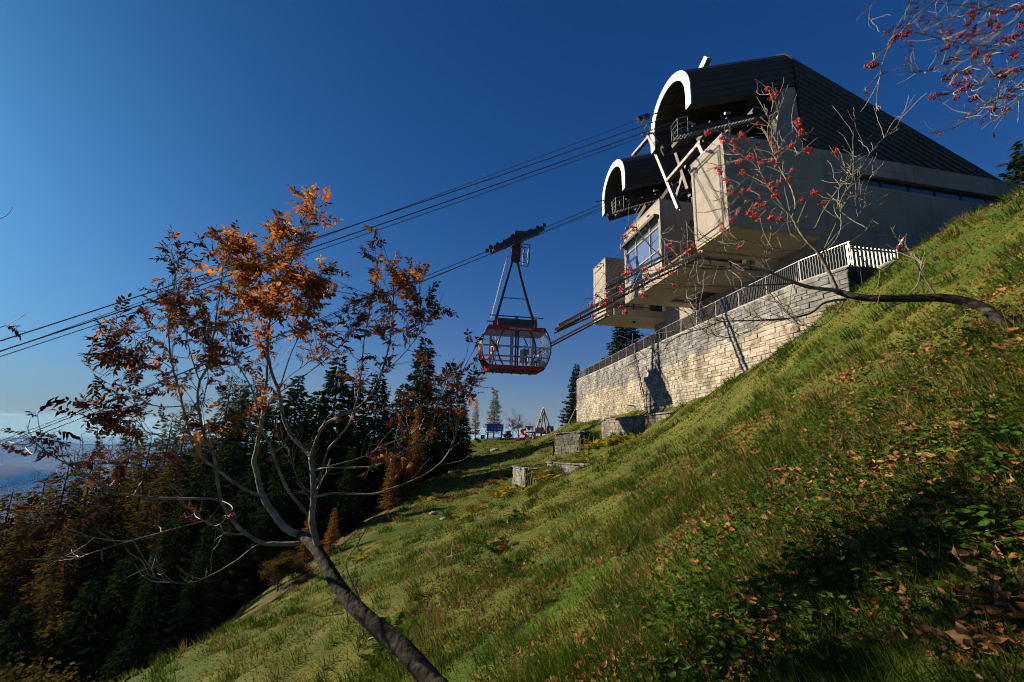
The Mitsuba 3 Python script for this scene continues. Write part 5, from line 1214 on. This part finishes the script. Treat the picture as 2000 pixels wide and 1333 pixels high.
for pix in ([(2060, -30), (1999, 12), (1980, 39), (1954, 60), (1927, 82), (1900, 94), (1869, 96)], [(2080, 30), (1999, 64), (1960, 88), (1923, 103), (1878, 109), (1845, 121), (1804, 140), (1783, 141)], [(2080, 70), (1999, 113), (1972, 133), (1933, 158), (1894, 176), (1861, 183)],
            [(2090, 80), (1999, 160), (1972, 181), (1943, 197), (1904, 215), (1884, 232), (1861, 250), (1816, 260)], [(2080, 120), (1999, 138), (1943, 154), (1900, 168), (1866, 165)], [(2020, 40), (1950, 90), (1919, 117), (1884, 137), (1857, 148)], [(2060, -60), (1960, 0), (1890, 27), (1850, 36), (1822, 39), (1796, 41)],
            [(2040, 0), (1980, 20), (1930, 22), (1880, 12), (1830, 8)], [(2000, 20), (1950, 60), (1900, 70), (1860, 80), (1800, 60)], [(2060, 60), (1990, 80), (1930, 90), (1880, 86), (1830, 75), (1780, 62)], [(2050, 100), (1985, 150), (1950, 190), (1935, 215), (1938, 238)], [(2060, 120), (1995, 190), (1975, 215), (1955, 225)]):
    B_(pix, 3.1, 3.0 + TR.r.uniform(-.2, .3), .0105, .0035)
r = TR.r
for p, tw in TB:
    n = len(p); Ln = np.sum(np.linalg.norm(np.diff(p, axis=0), axis=1))
    def dry(q, d):
        if r.random() < .25: TR.leaf(q[-1], d + r.normal(0, .5, 3), "m_leaf_dark", .45)
    for _ in range(int(Ln * 13 * tw) + 1):
        i = min(int(n * r.uniform(.25, 1.0)), n - 2); d = p[i + 1] - p[i]; d /= np.linalg.norm(d)
        TR.twig(p[i], d * .9 + r.normal(0, .4, 3), r.uniform(.06, .24), .003, int(r.random() < .35), dry)
for px, py in [(1897, 17), (1900, 24), (1946, 15), (1958, 20), (1886, 43), (1933, 36), (1948, 43), (1853, 56), (1874, 63), (1894, 56), (1893, 66), (1914, 56), (1758, 64), (1748, 64), (1770, 60), (1959, 70), (1975, 66), (1985, 64), (1851, 84), (1904, 100), (1929, 104), (1927, 117), (1977, 100), (1982, 104), (1868, 112), (1889, 135), (1952, 134), (1958, 142), (1980, 132), (1845, 149), (1863, 158), (1884, 152), (1890, 160), (1876, 170), (1819, 182), (1865, 187), (1900, 187), (1908, 184), (1940, 205), (1963, 208), (1970, 186), (1695, 122), (1703, 122), (1710, 122), (1995, 40), (1990, 10)]:
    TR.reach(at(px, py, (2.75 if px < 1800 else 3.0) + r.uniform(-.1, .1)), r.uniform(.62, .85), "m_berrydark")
TR.done()

# ---- a tree left of the frame: two of its twigs show at the left edge, its crown shades the foreground
OT = Rowan("maple_tree", "tree beyond the left edge; two bare twigs and a brown leaf reach in", "tree", 11)
bx, by = -5.9, 3.6
tz = float(gz(bx, by)); stem = smooth_path([A(bx, by, tz - .3), A(bx + .1, by, -2), A(bx - .1, by + .1, 1.0), A(bx, by, 4.0)])
MB().tube(stem, np.linspace(.14, .04, len(stem)), 10).put("trunk", "m_oldbark", OT.k, True); r = OT.r; lv = MB(); OT.limbs.append((stem, None))
for _ in range(46):
    i = r.integers(8, len(stem)); d = r.normal(size=3) * A(1, 1, .5) + A(0, 0, .5); d /= np.linalg.norm(d); ln = r.uniform(.7, 1.9)
    p = [stem[i] + d * ln * t + A(0, 0, .25 * t * t) + r.normal(0, .03, 3) for t in np.linspace(0, 1, 6)]
    p = [x for x in p if x @ RT < -1.22 * max(x @ FW, .01)]
    if len(p) < 3: continue
    MB().tube(p, np.linspace(.03, .006, len(p)), 6).put("branch", "m_rowanbark", OT.k, True)
    m = 18; k = r.integers(1, len(p), m); pos = np.array(p)[k] + r.normal(0, .22, (m, 3)); pos = pos[pos @ RT < -1.24 * np.maximum(pos @ FW, .01)]
    if len(pos): lv.add(*tufts(pos, r.normal(size=(len(pos), 3)), .11, .04, r))
kk = lv.put("leaves", "m_leaf_brown", OT.k, kind="stuff")
for pix in ([(-240, 560), (-80, 470), (0, 427), (14, 420), (25, 405)], [(-240, 700), (-90, 668), (0, 640), (26, 628), (50, 614)]): OT.limb(pix, 2.9, 2.5, .008, .002, wob=.004)
OT.leaf(at(12, 637, 2.5), A(1, .1, -.1), "m_leaf_dark", .6); OT.leaf(at(18, 636, 2.5), A(1, .3, -.25), "m_leaf_dark", .5)
OT.done()
# ------------------------------------------------------------------ grass, leaves, ferns, twigs on the slope
leafmat("m_grass", lambda p, n, uv: mix((.066, .122, .012), (.112, .158, .020), noise(p.x * 3, p.y * 3, 0)) * (.6 + .8 * noise(p.x * 40, p.y * 40, 2)), .8, .5)
leafmat("m_grassdark", lambda p, n, uv: C3(.044, .090, .013) * (.6 + .8 * noise(p.x * 40, p.y * 40, 5)), .8, .45)
leafmat("m_grassdry", lambda p, n, uv: mix((.24, .20, .07), (.17, .15, .045), noise(p.x * 5, p.y * 5, 9)) * (.7 + .6 * noise(p.x * 40, p.y * 40, 7)), .6, .6)
leafmat("m_nettle", lambda p, n, uv: mix((.055, .14, .018), (.12, .185, .03), noise(p.x * 4, p.y * 4, 3)) * (.65 + .7 * noise(p.x * 22, p.y * 22, 3)), .8, .4)
leafmat("m_fallen_a", lambda p, n, uv: mix((.30, .14, .055), (.20, .085, .035), noise(p.x * 9, p.y * 9, 3)) * (.6 + .7 * noise(p.x * 30, p.y * 30, 3)), .4, .6)
leafmat("m_fallen_b", lambda p, n, uv: mix((.42, .25, .12), (.26, .13, .06), noise(p.x * 9, p.y * 9, 6)) * (.7 + .6 * noise(p.x * 30, p.y * 30, 3)), .4, .6)
leafmat("m_fernyellow", lambda p, n, uv: mix((.42, .30, .03), (.24, .24, .03), noise(p.x * 2, p.y * 2, 3)) * (.7 + .6 * noise(p.x * 20, p.y * 20, 3)), .9, .5)
leafmat("m_ferngreen", lambda p, n, uv: mix((.10, .17, .02), (.06, .12, .018), noise(p.x * 2, p.y * 2, 3)) * (.7 + .6 * noise(p.x * 20, p.y * 20, 3)), .9, .5)
leafmat("m_bracken", lambda p, n, uv: mix((.20, .075, .03), (.14, .10, .03), noise(p.x * 2, p.y * 2, 3)) * (.7 + .6 * noise(p.x * 20, p.y * 20, 3)), .6, .6)
EDGE = np.array([at(x, y, Y)[:2] for x, y, Y in [(150, 1375, 11.0), (230, 1335, 12.6), (350, 1280, 16.5), (600, 1120, 24), (700, 1032, 30), (780, 985, 36), (850, 930, 43), (860, 890, 52)]])
EDGE = np.vstack([[-13.5, 4], EDGE, [-9, 66], [-9, 95]])
pm = MB(); pl = smooth_path(np.c_[EDGE[1:-1], EDGE[1:-1, 0] * 0], 8)
for q0, q1 in zip(pl[:-1], pl[1:]):
    d = q1 - q0; s_ = A(-d[1], d[0], 0) / np.linalg.norm(d)
    c4 = [q0 - s_ * .15, q0 + s_ * .7, q1 + s_ * .7, q1 - s_ * .15]; pm.quad(*[np.r_[c[:2], float(gz(c[0], c[1])) + .05] for c in c4])
mat("m_path", lambda p, n, uv: mix((.095, .075, .042), (.065, .058, .03), fbm(p.x * 2, p.y * 2, 0, 4)), .95, .1)
pm.put("footpath", "m_path"); tag("footpath", "narrow brown earth path along the foot of the slope by the forest", kind="structure")
def on_grass(x, y, inset=0.0):
    """inside the open slope: right of the forest edge, in front of the stone wall"""
    left = np.interp(y, EDGE[:, 1], EDGE[:, 0]); right = np.interp(y, WALL[:, 1], WALL[:, 0] - .32, left=60, right=60)
    return (x > left + inset) & (x < right) & ~((y < 15.4) & (x > 13.2 + (15.4 - y) * .8) & (y > 12))
def scatter(n, rmin, rmax, seed, a0=-62, a1=62):
    r = np.random.default_rng(seed); rr = rmin * (rmax / rmin) ** r.random(n); a = np.radians(r.uniform(a0, a1, n))
    x, y = rr * np.sin(a), rr * np.cos(a); k = on_grass(x, y); return x[k], y[k], rr[k], r
def gnormal(x, y, e=.15):
    n = np.stack([-(gz(x + e, y) - gz(x - e, y)) / (2 * e), -(gz(x, y + e) - gz(x, y - e)) / (2 * e), np.ones(len(x))], 1); return n / np.linalg.norm(n, axis=1, keepdims=True)
def blades(x, y, h, w, r, lean=.45, curve=.6):
    n = len(x); z = gz(x, y); nn = gnormal(x, y); p = np.stack([x, y, z - .01], 1)
    up = A(0, 0, 1) * .7 + nn * .3; a = r.random(n) * 6.283; side = np.stack([np.cos(a), np.sin(a), 0 * a], 1)
    d = up + side * r.normal(0, lean, n)[:, None] + A(-.22, 0, -.05); d /= np.linalg.norm(d, axis=1, keepdims=True)
    fall = np.stack([np.cos(a + 1), np.sin(a + 1), -.2 + 0 * a], 1) * (curve * r.random(n))[:, None] + A(-.12, 0, 0)
    s = np.cross(d, np.stack([np.cos(a + .4), np.sin(a + .4), 0 * a], 1)); s /= np.linalg.norm(s, axis=1, keepdims=True) + 1e-9
    h, w = h[:, None], w[:, None]
    m1 = p + d * h * .5 + fall * h * .12; tip = p + d * h * .92 + fall * h * .5
    v = np.stack([p - s * w, p + s * w, m1 - s * w * .8, m1 + s * w * .8, tip], 1).reshape(-1, 3); k = np.arange(n)[:, None] * 5
    return v, np.vstack([k + [0, 1, 3], k + [0, 3, 2], k + [2, 3, 4]])
def patch(x, y, f, seed): return meshkit.fbm(np.stack([x * f, y * f, 0 * x], 1), 3, seed)
gk = 0
def emit_grass(v, f, m_):
    global gk; gk += 1; scene[f"grass__{gk:03d}"] = mikit.ply(trimesh.Trimesh(v, f, process=False), m_)
for n, r0, r1, hs, seed in ((170000, 1.1, 9, 1.0, 21), (260000, 5.5, 75, 1.0, 22)):
    x, y, rr, r = scatter(n, r0, r1, seed)
    long_ = np.clip((.5 * patch(x, y, 1.7, 3) + .5 * patch(x, y, .6, 4) - .36) * 4.5, .35, 1.5); near = np.clip(1.4 - rr / 9, .6, 1.1) * np.clip(.5 + rr / 6, .6, 1)
    h = (.06 + .10 * r.random(len(x)) ** 1.5) * long_ * near * (1 + rr / 34); w = np.maximum(.0018, rr * .00085) * r.uniform(.7, 1.4, len(x))
    dry = .6 * patch(x, y, 2.4, 8) + .4 * patch(x, y, .7, 9) + .27 * r.random(len(x)) + np.clip((rr - 5) / 40, -.10, .12); dark = .65 * patch(x, y, 2.0, 12) + .35 * patch(x, y, .6, 13) + .3 * r.random(len(x)) - np.clip((rr - 4) / 30, -.1, .2)
    cls = np.where(dry > .755, 0, np.where(dark > .66, 1, 2))
    for c, m_ in enumerate(("m_grassdry", "m_grassdark", "m_grass")):
        k = cls == c; emit_grass(*blades(x[k], y[k], h[k], w[k], r), m_)
tag("grass", "short mountain grass covering the whole slope", "grass", kind="stuff")
# tussocks and dry stalks farther up and along the slope
r = np.random.default_rng(33); cx, cy, cr_, _ = scatter(2600, 3.5, 60, 34); keep = patch(cx, cy, 1.1, 44) + .3 * r.random(len(cx)) > .62; cx, cy, cr_ = cx[keep], cy[keep], cr_[keep]
nb_ = 34; tx = np.repeat(cx, nb_) + r.normal(0, 1, len(cx) * nb_) * np.repeat(.05 + .004 * cr_, nb_); ty = np.repeat(cy, nb_) + r.normal(0, 1, len(cx) * nb_) * np.repeat(.05 + .004 * cr_, nb_); tr_ = np.repeat(cr_, nb_)
ok = on_grass(tx, ty); kind = np.repeat(r.random(len(cx)), nb_)
for lo, hi, m_ in ((0, .22, "m_grassdry"), (.22, .65, "m_grassdark"), (.65, 1.01, "m_grass")):
    k = ok & (kind >= lo) & (kind < hi); emit_grass(*blades(tx[k], ty[k], r.uniform(.12, .30, k.sum()) * (1 + tr_[k] / 60), np.maximum(.002, tr_[k] * .0007), r, .4, 1.0), m_)
# long tussock blades near the camera
x, y, rr, r = scatter(15000, 1.15, 8, 31, -35, 62); k = patch(x, y, .9, 41) + .15 * r.random(len(x)) > .60
emit_grass(*blades(x[k], y[k], r.uniform(.12, .26, k.sum()) * np.clip(1.25 - rr[k] / 14, .5, 1), np.maximum(.0022, rr[k] * .0005), r, .5, 1.2), "m_grassdark")

def leaf_sheet(p, d, nn, L, W, r, curl=.4):
    """ovate curled leaves: 8 triangles each"""
    n = len(p); d = d / np.linalg.norm(d, axis=1, keepdims=True); s = np.cross(nn, d); s /= np.linalg.norm(s, axis=1, keepdims=True) + 1e-9; u = np.cross(d, s)
    L, W = L[:, None], W[:, None]; c = (curl * r.uniform(-.4, 1.2, n))[:, None]; fo = (r.uniform(.1, .7, n))[:, None]
    mid = [p + d * L * t + u * L * c * (t - .5) ** 2 * 1.6 for t in (0, .3, .65, 1.0)]
    ed = lambda t, k, sg: mid[k] + s * sg * W * t + u * W * t * fo
    v = np.stack([mid[0], mid[1], mid[2], mid[3], ed(.85, 1, 1), ed(.8, 2, 1), ed(.85, 1, -1), ed(.8, 2, -1)], 1).reshape(-1, 3); k = np.arange(n)[:, None] * 8
    return v, np.vstack([k + t for t in ([0, 1, 4], [1, 2, 5], [1, 5, 4], [2, 3, 5], [0, 6, 1], [1, 6, 7], [1, 7, 2], [2, 7, 3])])
# fallen leaves
x, y, rr, r = scatter(48000, 1.15, 40, 51, -25, 62); dens = patch(x, y, .75, 61) * .6 + patch(x, y, 3.0, 62) * .4
k = (dens + .18 * r.random(len(x)) + np.clip((x / np.maximum(y, .5) - .1) * .10, -.12, .10) - np.clip((rr - 6) / 60, 0, .12)) > .59
k &= (rr > 2.3) | (r.random(len(x)) < .35)
x, y, rr = x[k], y[k], rr[k]; n = len(x); nn = gnormal(x, y) + r.normal(0, .45, (n, 3)); a = r.random(n) * 6.283
L = (.03 + .055 * r.random(n) ** 1.6) * np.clip(.42 + rr / 5, .5, 1) * (1 + rr / 40); p = np.stack([x, y, gz(x, y) + r.uniform(.01, .06, n)], 1)
half = r.random(n) < .6
for c, m_ in ((half, "m_fallen_a"), (~half, "m_fallen_b")):
    v, f = leaf_sheet(p[c], np.stack([np.cos(a), np.sin(a), r.normal(0, .3, n)], 1)[c], nn[c], L[c], L[c] * .26, r, 1.3)
    gk += 1; scene[f"fallen_leaves__{gk:03d}"] = mikit.ply(trimesh.Trimesh(v, f, process=False), m_)
tag("fallen_leaves", "brown fallen leaves scattered through the grass at the lower right", "fallen leaves", kind="stuff")
# nettles and brambles: stems with broad leaves
x, y, rr, r = scatter(8500, 1.2, 15, 71, -15, 62); k = patch(x, y, .6, 81) + .12 * r.random(len(x)) + np.clip((x / np.maximum(y, .5) - .25) * .12, -.12, .07) > .565
x, y, rr = x[k], y[k], rr[k]; V = []
nst = len(x); z = gz(x, y); hgt = r.uniform(.06, .26, nst)
P_, D_, N_, L_ = [], [], [], []
for i in range(nst):
    m = r.integers(4, 9); t = r.uniform(.3, 1, m); a = r.random(m) * 6.283
    P_.append(np.stack([x[i] - .12 * hgt[i] * t, y[i] + 0 * t, z[i] + hgt[i] * t], 1)); D_.append(np.stack([np.cos(a), np.sin(a), r.uniform(-.5, .25, m)], 1)); N_.append(np.stack([r.normal(0, .3, m), r.normal(0, .3, m), np.ones(m)], 1)); L_.append(r.uniform(.5, 1.3) * r.uniform(.025, .06, m))
P_, D_, N_, L_ = map(np.concatenate, (P_, D_, N_, L_))
v, f = leaf_sheet(P_, D_, N_, L_, L_ * .42, r, .35); scene["undergrowth"] = mikit.ply(trimesh.Trimesh(v, f, process=False), "m_nettle"); tag("undergrowth", "green nettles and bramble leaves among the grass at the right", "undergrowth", kind="stuff")

# ferns
def frond(seed, L=.6, n=15):
    r = np.random.default_rng(seed); b = MB(); k = r.uniform(.5, 1.1)
    mid = lambda s: A(L * s * (1 - .15 * s), 0, L * (.75 * s - k * s * s * .75))
    b.tube([mid(s) for s in np.linspace(0, 1, 7)], np.linspace(.004, .001, 7), 3, False)
    for i in range(n):
        s = .12 + .86 * i / n; l = L * .27 * math.sin(math.pi * min(1, .18 + s * .9)) + .01
        for sg in (-1, 1):
            p = mid(s); d = A(.45, sg, -.15 + r.normal(0, .15)); d /= np.linalg.norm(d); q = p + d * l; w = A(L * .021, 0, .006)
            m1 = p + d * l * .45
            b.add([p - w * .6, m1 - w + A(0, 0, -.01), q, m1 + w, p + w * .6], [[0, 1, 3], [0, 3, 4], [1, 2, 3]])
    return b.get()
for g, m_ in (("p_fernyellow", "m_fernyellow"), ("p_ferngreen", "m_ferngreen"), ("p_bracken", "m_bracken")):
    ent = {"type": "shapegroup"}; rr_ = np.random.default_rng(len(g))
    for i in range(9):
        a = i * 40 + rr_.uniform(-15, 15); M = T().rotate([0, 0, 1], a) @ T().rotate([0, 1, 0], rr_.uniform(-20, 15)) @ T().scale(rr_.uniform(.7, 1.15))
        fm = frond(i + len(g)); vv = np.asarray(fm.vertices) @ np.array(M.matrix)[:3, :3].T
        ent["frond" if i == 0 else f"frond_{i:03d}"] = mikit.ply(trimesh.Trimesh(vv, fm.faces, process=False), m_)
    scene[g] = ent
def fern(g, px, py, Y, s, label, grp=None):
    q = at(px, py, Y); k = key("fern"); scene[k] = {"type": "instance", "to_world": T().translate([q[0], q[1], float(gz(q[0], q[1])) - .03]) @ T().rotate([0, 0, 1], R.random() * 360) @ T().scale(s), "shapegroup": {"type": "ref", "id": g}}; tag(k, label, "fern", grp)
for px, py, Y, s in [(985, 955, 30, 2.3), (1000, 962, 29, 2.0), (1020, 968, 28, 1.8), (972, 968, 29, 1.6), (1060, 940, 28.5, 2.0), (1068, 930, 28, 2.2), (1085, 945, 27, 1.5)]: fern("p_fernyellow", px, py, Y, s, "yellow fern growing around the lowest stone walls", "yellow ferns at the lowest walls")
for px, py, Y, s in [(1150, 870, 34, 2.0), (1165, 865, 33.5, 2.4), (1185, 868, 32, 2.2), (1205, 862, 31.5, 2.0), (1140, 892, 33, 1.6), (1110, 897, 33, 1.5), (1240, 852, 29.5, 1.8), (1222, 858, 30.5, 1.6)]: fern("p_fernyellow", px, py, Y, s, "yellow fern beside the upper low terrace walls", "yellow ferns at the upper low walls")
for px, py, Y, s in [(1247, 798, 35.5, 1.8), (1298, 790, 31, 1.4), (1275, 796, 33, 1.2)]: fern("p_fernyellow", px, py, Y, s, "yellow fern at the foot of the tall retaining wall", "yellow ferns at the retaining wall")
for px, py, Y, s in [(830, 992, 33, 1.6), (850, 975, 34, 1.4), (930, 1000, 25, 1.6), (925, 990, 26, 1.4), (900, 1010, 24, 1.2), (700, 1085, 22, 1.2), (705, 1075, 24, 1.1)]: fern("p_fernyellow", px, py, Y, s, "small yellow fern scattered on the open slope", "yellow ferns on the slope")
for px, py, Y, s in [(990, 1045, 15, 1.0), (1020, 1030, 15, 1.1), (940, 1085, 12, 1.0), (775, 1205, 7.5, .85), (760, 1185, 8, .9), (795, 1190, 7.8, .8), (745, 1215, 7.4, .7), (600, 1270, 7.2, .8), (570, 1285, 6.9, .75), (625, 1255, 7.5, .7), (640, 1280, 6.7, .7), (820, 1280, 4.6, .55), (800, 1265, 4.9, .5), (1005, 1150, 8.0, .8), (960, 1100, 10.5, .8), (540, 1305, 7, .7)]: fern("p_ferngreen", px, py, Y, s, "green fern clump in the grass beneath the left rowan and the slope beside it", "green ferns on the slope")
for px, py, Y, s in [(1015, 900, 36, 1.7), (1040, 898, 34, 1.6), (980, 915, 36, 1.6), (960, 935, 35, 1.6), (940, 950, 35, 1.5), (1060, 890, 35, 1.4), (1130, 905, 29, 1.3), (990, 1110, 10.5, .8), (1140, 950, 23, 1.2), (920, 965, 33, 1.5), (1000, 880, 46, 1.8), (880, 985, 33, 1.4)]: fern("p_bracken", px, py, Y, s, "rust brown bracken on the slope near the low walls", "brown bracken on the slope")
# fallen branches and stones
mat("m_deadwood", lambda p, n, uv: mix((.42, .37, .31), (.22, .19, .15), fbm(p.x * 9, p.y * 9, p.z * 9, 3)), .9, .1)
def lying(label, p0, p1, Y0, Y1, rad, twigs=0, wood="m_deadwood"):
    a, c = at(*p0, Y0), at(*p1, Y1); a[2], c[2] = float(gz(a[0], a[1])) + rad * .8, float(gz(c[0], c[1])) + rad * .9; k = thing("fallen_branch", label, "branch")
    q = [a * (1 - t) + c * t for t in np.linspace(0, 1, 7)]; 
    for i in range(1, 6): q[i] = np.r_[q[i][:2] + R.normal(0, rad * .8, 2), max(q[i][2], float(gz(*q[i][:2])) + rad * .6)]
    MB().tube(q, np.linspace(rad, rad * .5, 7), 7).put("stem", wood, k, True)
    for _ in range(twigs):
        i = R.integers(1, 6); MB().tube([q[i], q[i] + A(R.normal(0, .2), R.normal(0, .2), .1 + .15 * R.random())], (rad * .35, rad * .12), 5).put("twig", "m_deadwood", k)
lying("whitish log lying on the slope below the lowest walls", (984, 1030), (1007, 993), 15.5, 18, .06)
lying("thin pale stick lying right of the rowan stem", (722, 1148), (764, 1110), 13, 15, .025)
lying("dead branch with bristling twigs in the middle of the slope", (842, 1130), (886, 1106), 11, 12.4, .03, 7)
lying("slender grey stick pointing uphill below the green fern", (860, 1210), (910, 1165), 7.6, 8.6, .012, 2)
lying("dark rotten branch among the fallen leaves", (1228, 1148), (1262, 1104), 5.2, 5.8, .028, 0, "m_oldbark")
lying("pale straight stick among the brown leaves at the right", (1705, 1050), (1768, 1062), 2.6, 2.6, .007)
lying("thin brown twig in the grass at the middle right", (1516, 1030), (1550, 955), 3.8, 4.1, .005, 1, "m_oldbark")
mat("m_rock", lambda p, n, uv: C3(.27, .265, .25) * (.6 + .7 * fbm(p.x * 6, p.y * 6, p.z * 6, 4)), .9, .2)
def rock(label, px, py, Y, s):
    q = at(px, py, Y); m = trimesh.creation.icosphere(2); v = np.array(m.vertices); v *= (1 + .5 * (meshkit.fbm(v * 1.3 + px, 3) - .5))[:, None]; v = v * A(1.3, 1, .6) * s + A(q[0], q[1], float(gz(q[0], q[1])) + s * .15)
    k = put("rock", trimesh.Trimesh(v, m.faces, process=False), "m_rock", smooth=40); tag(k, label, "rock")
rock("flat pale stone in the grass at the end of the side railing", 1742, 524, 11.8, .22); rock("pale stone on the sunlit meadow near the forest", 968, 876, 56, .5)
rock("small white stone at the edge of the shaded meadow", 884, 921, 42, .3); rock("white stone below the dark spruce's shadow", 846, 1018, 28, .2); rock("small grey stone on the slope left of the log", 868, 985, 26, .16)
# ------------------------------------------------------------------ things on the far meadow and on the terrace
mat("m_wood", lambda p, n, uv: C3(.36, .29, .22) * (.6 + .7 * fbm(p.x * 8, p.y * 8, p.z * 2, 3)), .85, .2); mat("m_woodlight", (.52, .45, .36), .8, .2); mat("m_benchblue", (.02, .11, .46), .45, .4); mat("m_slide", (.55, .03, .05), .35, .5)
def gp(px, Y, dz=0):
    q = at(px, 850, Y); return A(q[0], q[1], float(gz(q[0], q[1])) + dz)
BN = thing("giant_bench", "oversized blue wooden bench on the far meadow", "bench")
o = gp(966, 75)
for k in range(3): MB().box(o + A(0, .5 - .0 * k, 1.45 + .42 * k), (1.45, .05, .19)).put("backrest_board", "m_benchblue", BN)
for k in range(3): MB().box(o + A(0, -.5 + .42 * k, 1.02), (1.45, .18, .05)).put("seat_board", "m_benchblue", BN)
for sx in (-1.15, 1.15):
    for sy in (-.5, .5): MB().box(o + A(sx, sy, .45 if sy < 0 else 1.1), (.09, .09, .52 if sy < 0 else 1.25)).put("leg", "m_benchblue", BN)
    MB().box(o + A(sx, -.02, 1.35), (.08, .55, .05)).put("armrest", "m_benchblue", BN)
MB().box(o + A(-1.95, -.3, .3), (.32, .3, .3)).put("step", "m_benchblue", BN)
MB().beam(o + A(-1.15, 0, .3), o + A(1.15, 0, .3), .09, .12).put("crossbar", "m_benchblue", BN)
PT = thing("play_tower", "wooden play tower with four leaning poles, white cap and red spiral slide", "playground")
o = gp(1050, 69); top = at(1061, 797, 69); 
def gd(p): return np.r_[p[:2], float(gz(p[0], p[1]))]
for px in (1040, 1055, 1068, 1082): f_ = gd(at(px, 850, 69 + (1.2 if px in (1055, 1068) else -.8))); MB().tube([f_, top + (f_ - top) * .02], (.13, .10), 8).put("pole", "m_woodlight" if px in (1040, 1068) else "m_wood", PT)
MB().tube([top + A(0, 0, -.75), top + A(0, 0, .12)], (.30, .02), 4).put("cap", "m_whitemetal", PT)
q0 = A(top[0], 0, 0) * 0
def tb(px0, px1, py0, py1, Y, dy, name, m_): a, c = at(px0, py1, Y), at(px1, py0, Y); MB().box(((a[0] + c[0]) / 2, Y, (a[2] + c[2]) / 2), (abs(c[0] - a[0]) / 2, dy, abs(c[2] - a[2]) / 2)).put(name, m_, PT)
tb(1024, 1041, 833, 835, 69, .9, "canopy_board", "m_wood"); tb(1026, 1044, 844, 846, 69, .9, "platform", "m_wood"); tb(1046, 1056, 835, 845, 69.2, .06, "panel", "m_woodlight"); tb(1067, 1081, 833, 848, 69.6, .5, "hut", "m_wood"); tb(1046, 1059, 845, 847, 69, .7, "platform", "m_wood"); tb(1056, 1067, 838, 848, 70, .05, "net_panel", "m_wood")
for px in (1027, 1033, 1041, 1046, 1058, 1066, 1080):
    a = at(px, 836, 69); MB().tube([gd(a), a], .07, 6).put("post", "m_wood", PT)
for c_ in ((1033, 837), (1059, 838)):
    MB().tube([at(*c_, 68.1) + A(0, -.03, 0), at(*c_, 68.1) + A(0, .05, 0)], .28, 12).put("red_wheel", "m_slide", PT)
b = MB(); P4 = [at(1027, 840, 68.6), at(1020, 846, 68.2), at(1022, 850, 67.6), at(1029, 853, 67.4), at(1025, 858, 67.2), at(1014, 861, 67.0), at(1010, 864, 66.8)]
path = smooth_path(P4, 5); tg = np.gradient(path, axis=0); sd = np.cross(tg, A(0, 0, 1)); sd /= np.linalg.norm(sd, axis=1, keepdims=True)
for (k0, z0), (k1, z1) in zip(((-.32, .3), (-.26, 0), (.26, 0)), ((-.26, 0), (.26, 0), (.32, .3))):
    for i in range(len(path) - 1): b.quad(path[i] + sd[i] * k0 + A(0, 0, z0), path[i] + sd[i] * k1 + A(0, 0, z1), path[i + 1] + sd[i + 1] * k1 + A(0, 0, z1), path[i + 1] + sd[i + 1] * k0 + A(0, 0, z0))
b.put("slide", "m_slide", PT, True)
a, c = at(1040, 846, 68), at(1034, 865, 67.2); e, f_ = at(1033, 846, 68), at(1027, 864, 67.2)
for p, q in ((a, c), (e, f_)): MB().beam(p, q, .1).put("ladder_rail", "m_woodlight", PT)
for t in np.linspace(.15, .95, 6): MB().beam(a * (1 - t) + c * t, e * (1 - t) + f_ * t, .08).put("rung", "m_woodlight", PT)
b = MB(); b.beam(at(1050, 819, 69), at(1058, 820, 69), .12); b.put("crossbeam", "m_wood", PT)
b = MB(); b.tube([at(1053, 821, 69), at(1053, 834, 69)], .05, 6); b.tube([at(1051, 824, 69), at(1056, 823, 69)], .22, 10); b.put("steering_wheel", "m_black", PT)
TP = thing("tepee_frame", "small pole tepee with white cap peeking over the grass by the wall end", "playground"); top = at(1126.5, 794, 60)
for dx, dy in ((-.9, 0), (.7, .4), (.1, -.6)): f_ = top + A(dx * 1.5, dy, -2.6); f_[2] = float(gz(f_[0], f_[1])); MB().tube([f_, top], (.09, .07), 8).put("pole", "m_wood", TP)
MB().tube([top + A(0, 0, -.5), top + A(0, 0, .1)], (.24, .02), 4).put("cap", "m_whitemetal", TP)
mat("m_parasol", (.015, .04, .20), .8, .2)
for (px, py, Y), lab in (((1236, 655, 41), "closed dark blue parasol behind the railing, the taller one"), ((1213, 686, 46), "closed dark blue parasol behind the railing nearer the far wall end")):
    q = at(px, py, Y); k = thing("parasol", lab, "parasol"); MB().tube([A(q[0], q[1], 6.28), q + A(0, 0, .12)], .03, 8).put("pole", "m_galv", k)
    MB().tube([q, q + A(0, 0, -.5), q + A(0, 0, -1.3), q + A(0, 0, -1.7)], (.03, .12, .17, .13), 9).put("canopy", "m_parasol", k); MB().tube([A(q[0], q[1], 6.28), A(q[0], q[1], 6.36)], .3, 12).put("base", "m_paving", k)

# ------------------------------------------------------------------ air
scene["haze_medium"] = {"type": "homogeneous", "albedo": 0.95, "sigma_t": {"type": "rgb", "value": [0.4e-5, 1.5e-5, 4.6e-5]}}
scene["haze"] = {"type": "cube", "to_world": T().translate([0, 0, -606.0]) @ T().scale([31000.0, 31000.0, 656.0]), "bsdf": {"type": "null"}, "interior": {"type": "ref", "id": "haze_medium"}}
tag("haze", "blue haze between the forest and the far ridge", "haze", kind="stuff")
scene["camera"]["medium"] = {"type": "ref", "id": "haze_medium"}
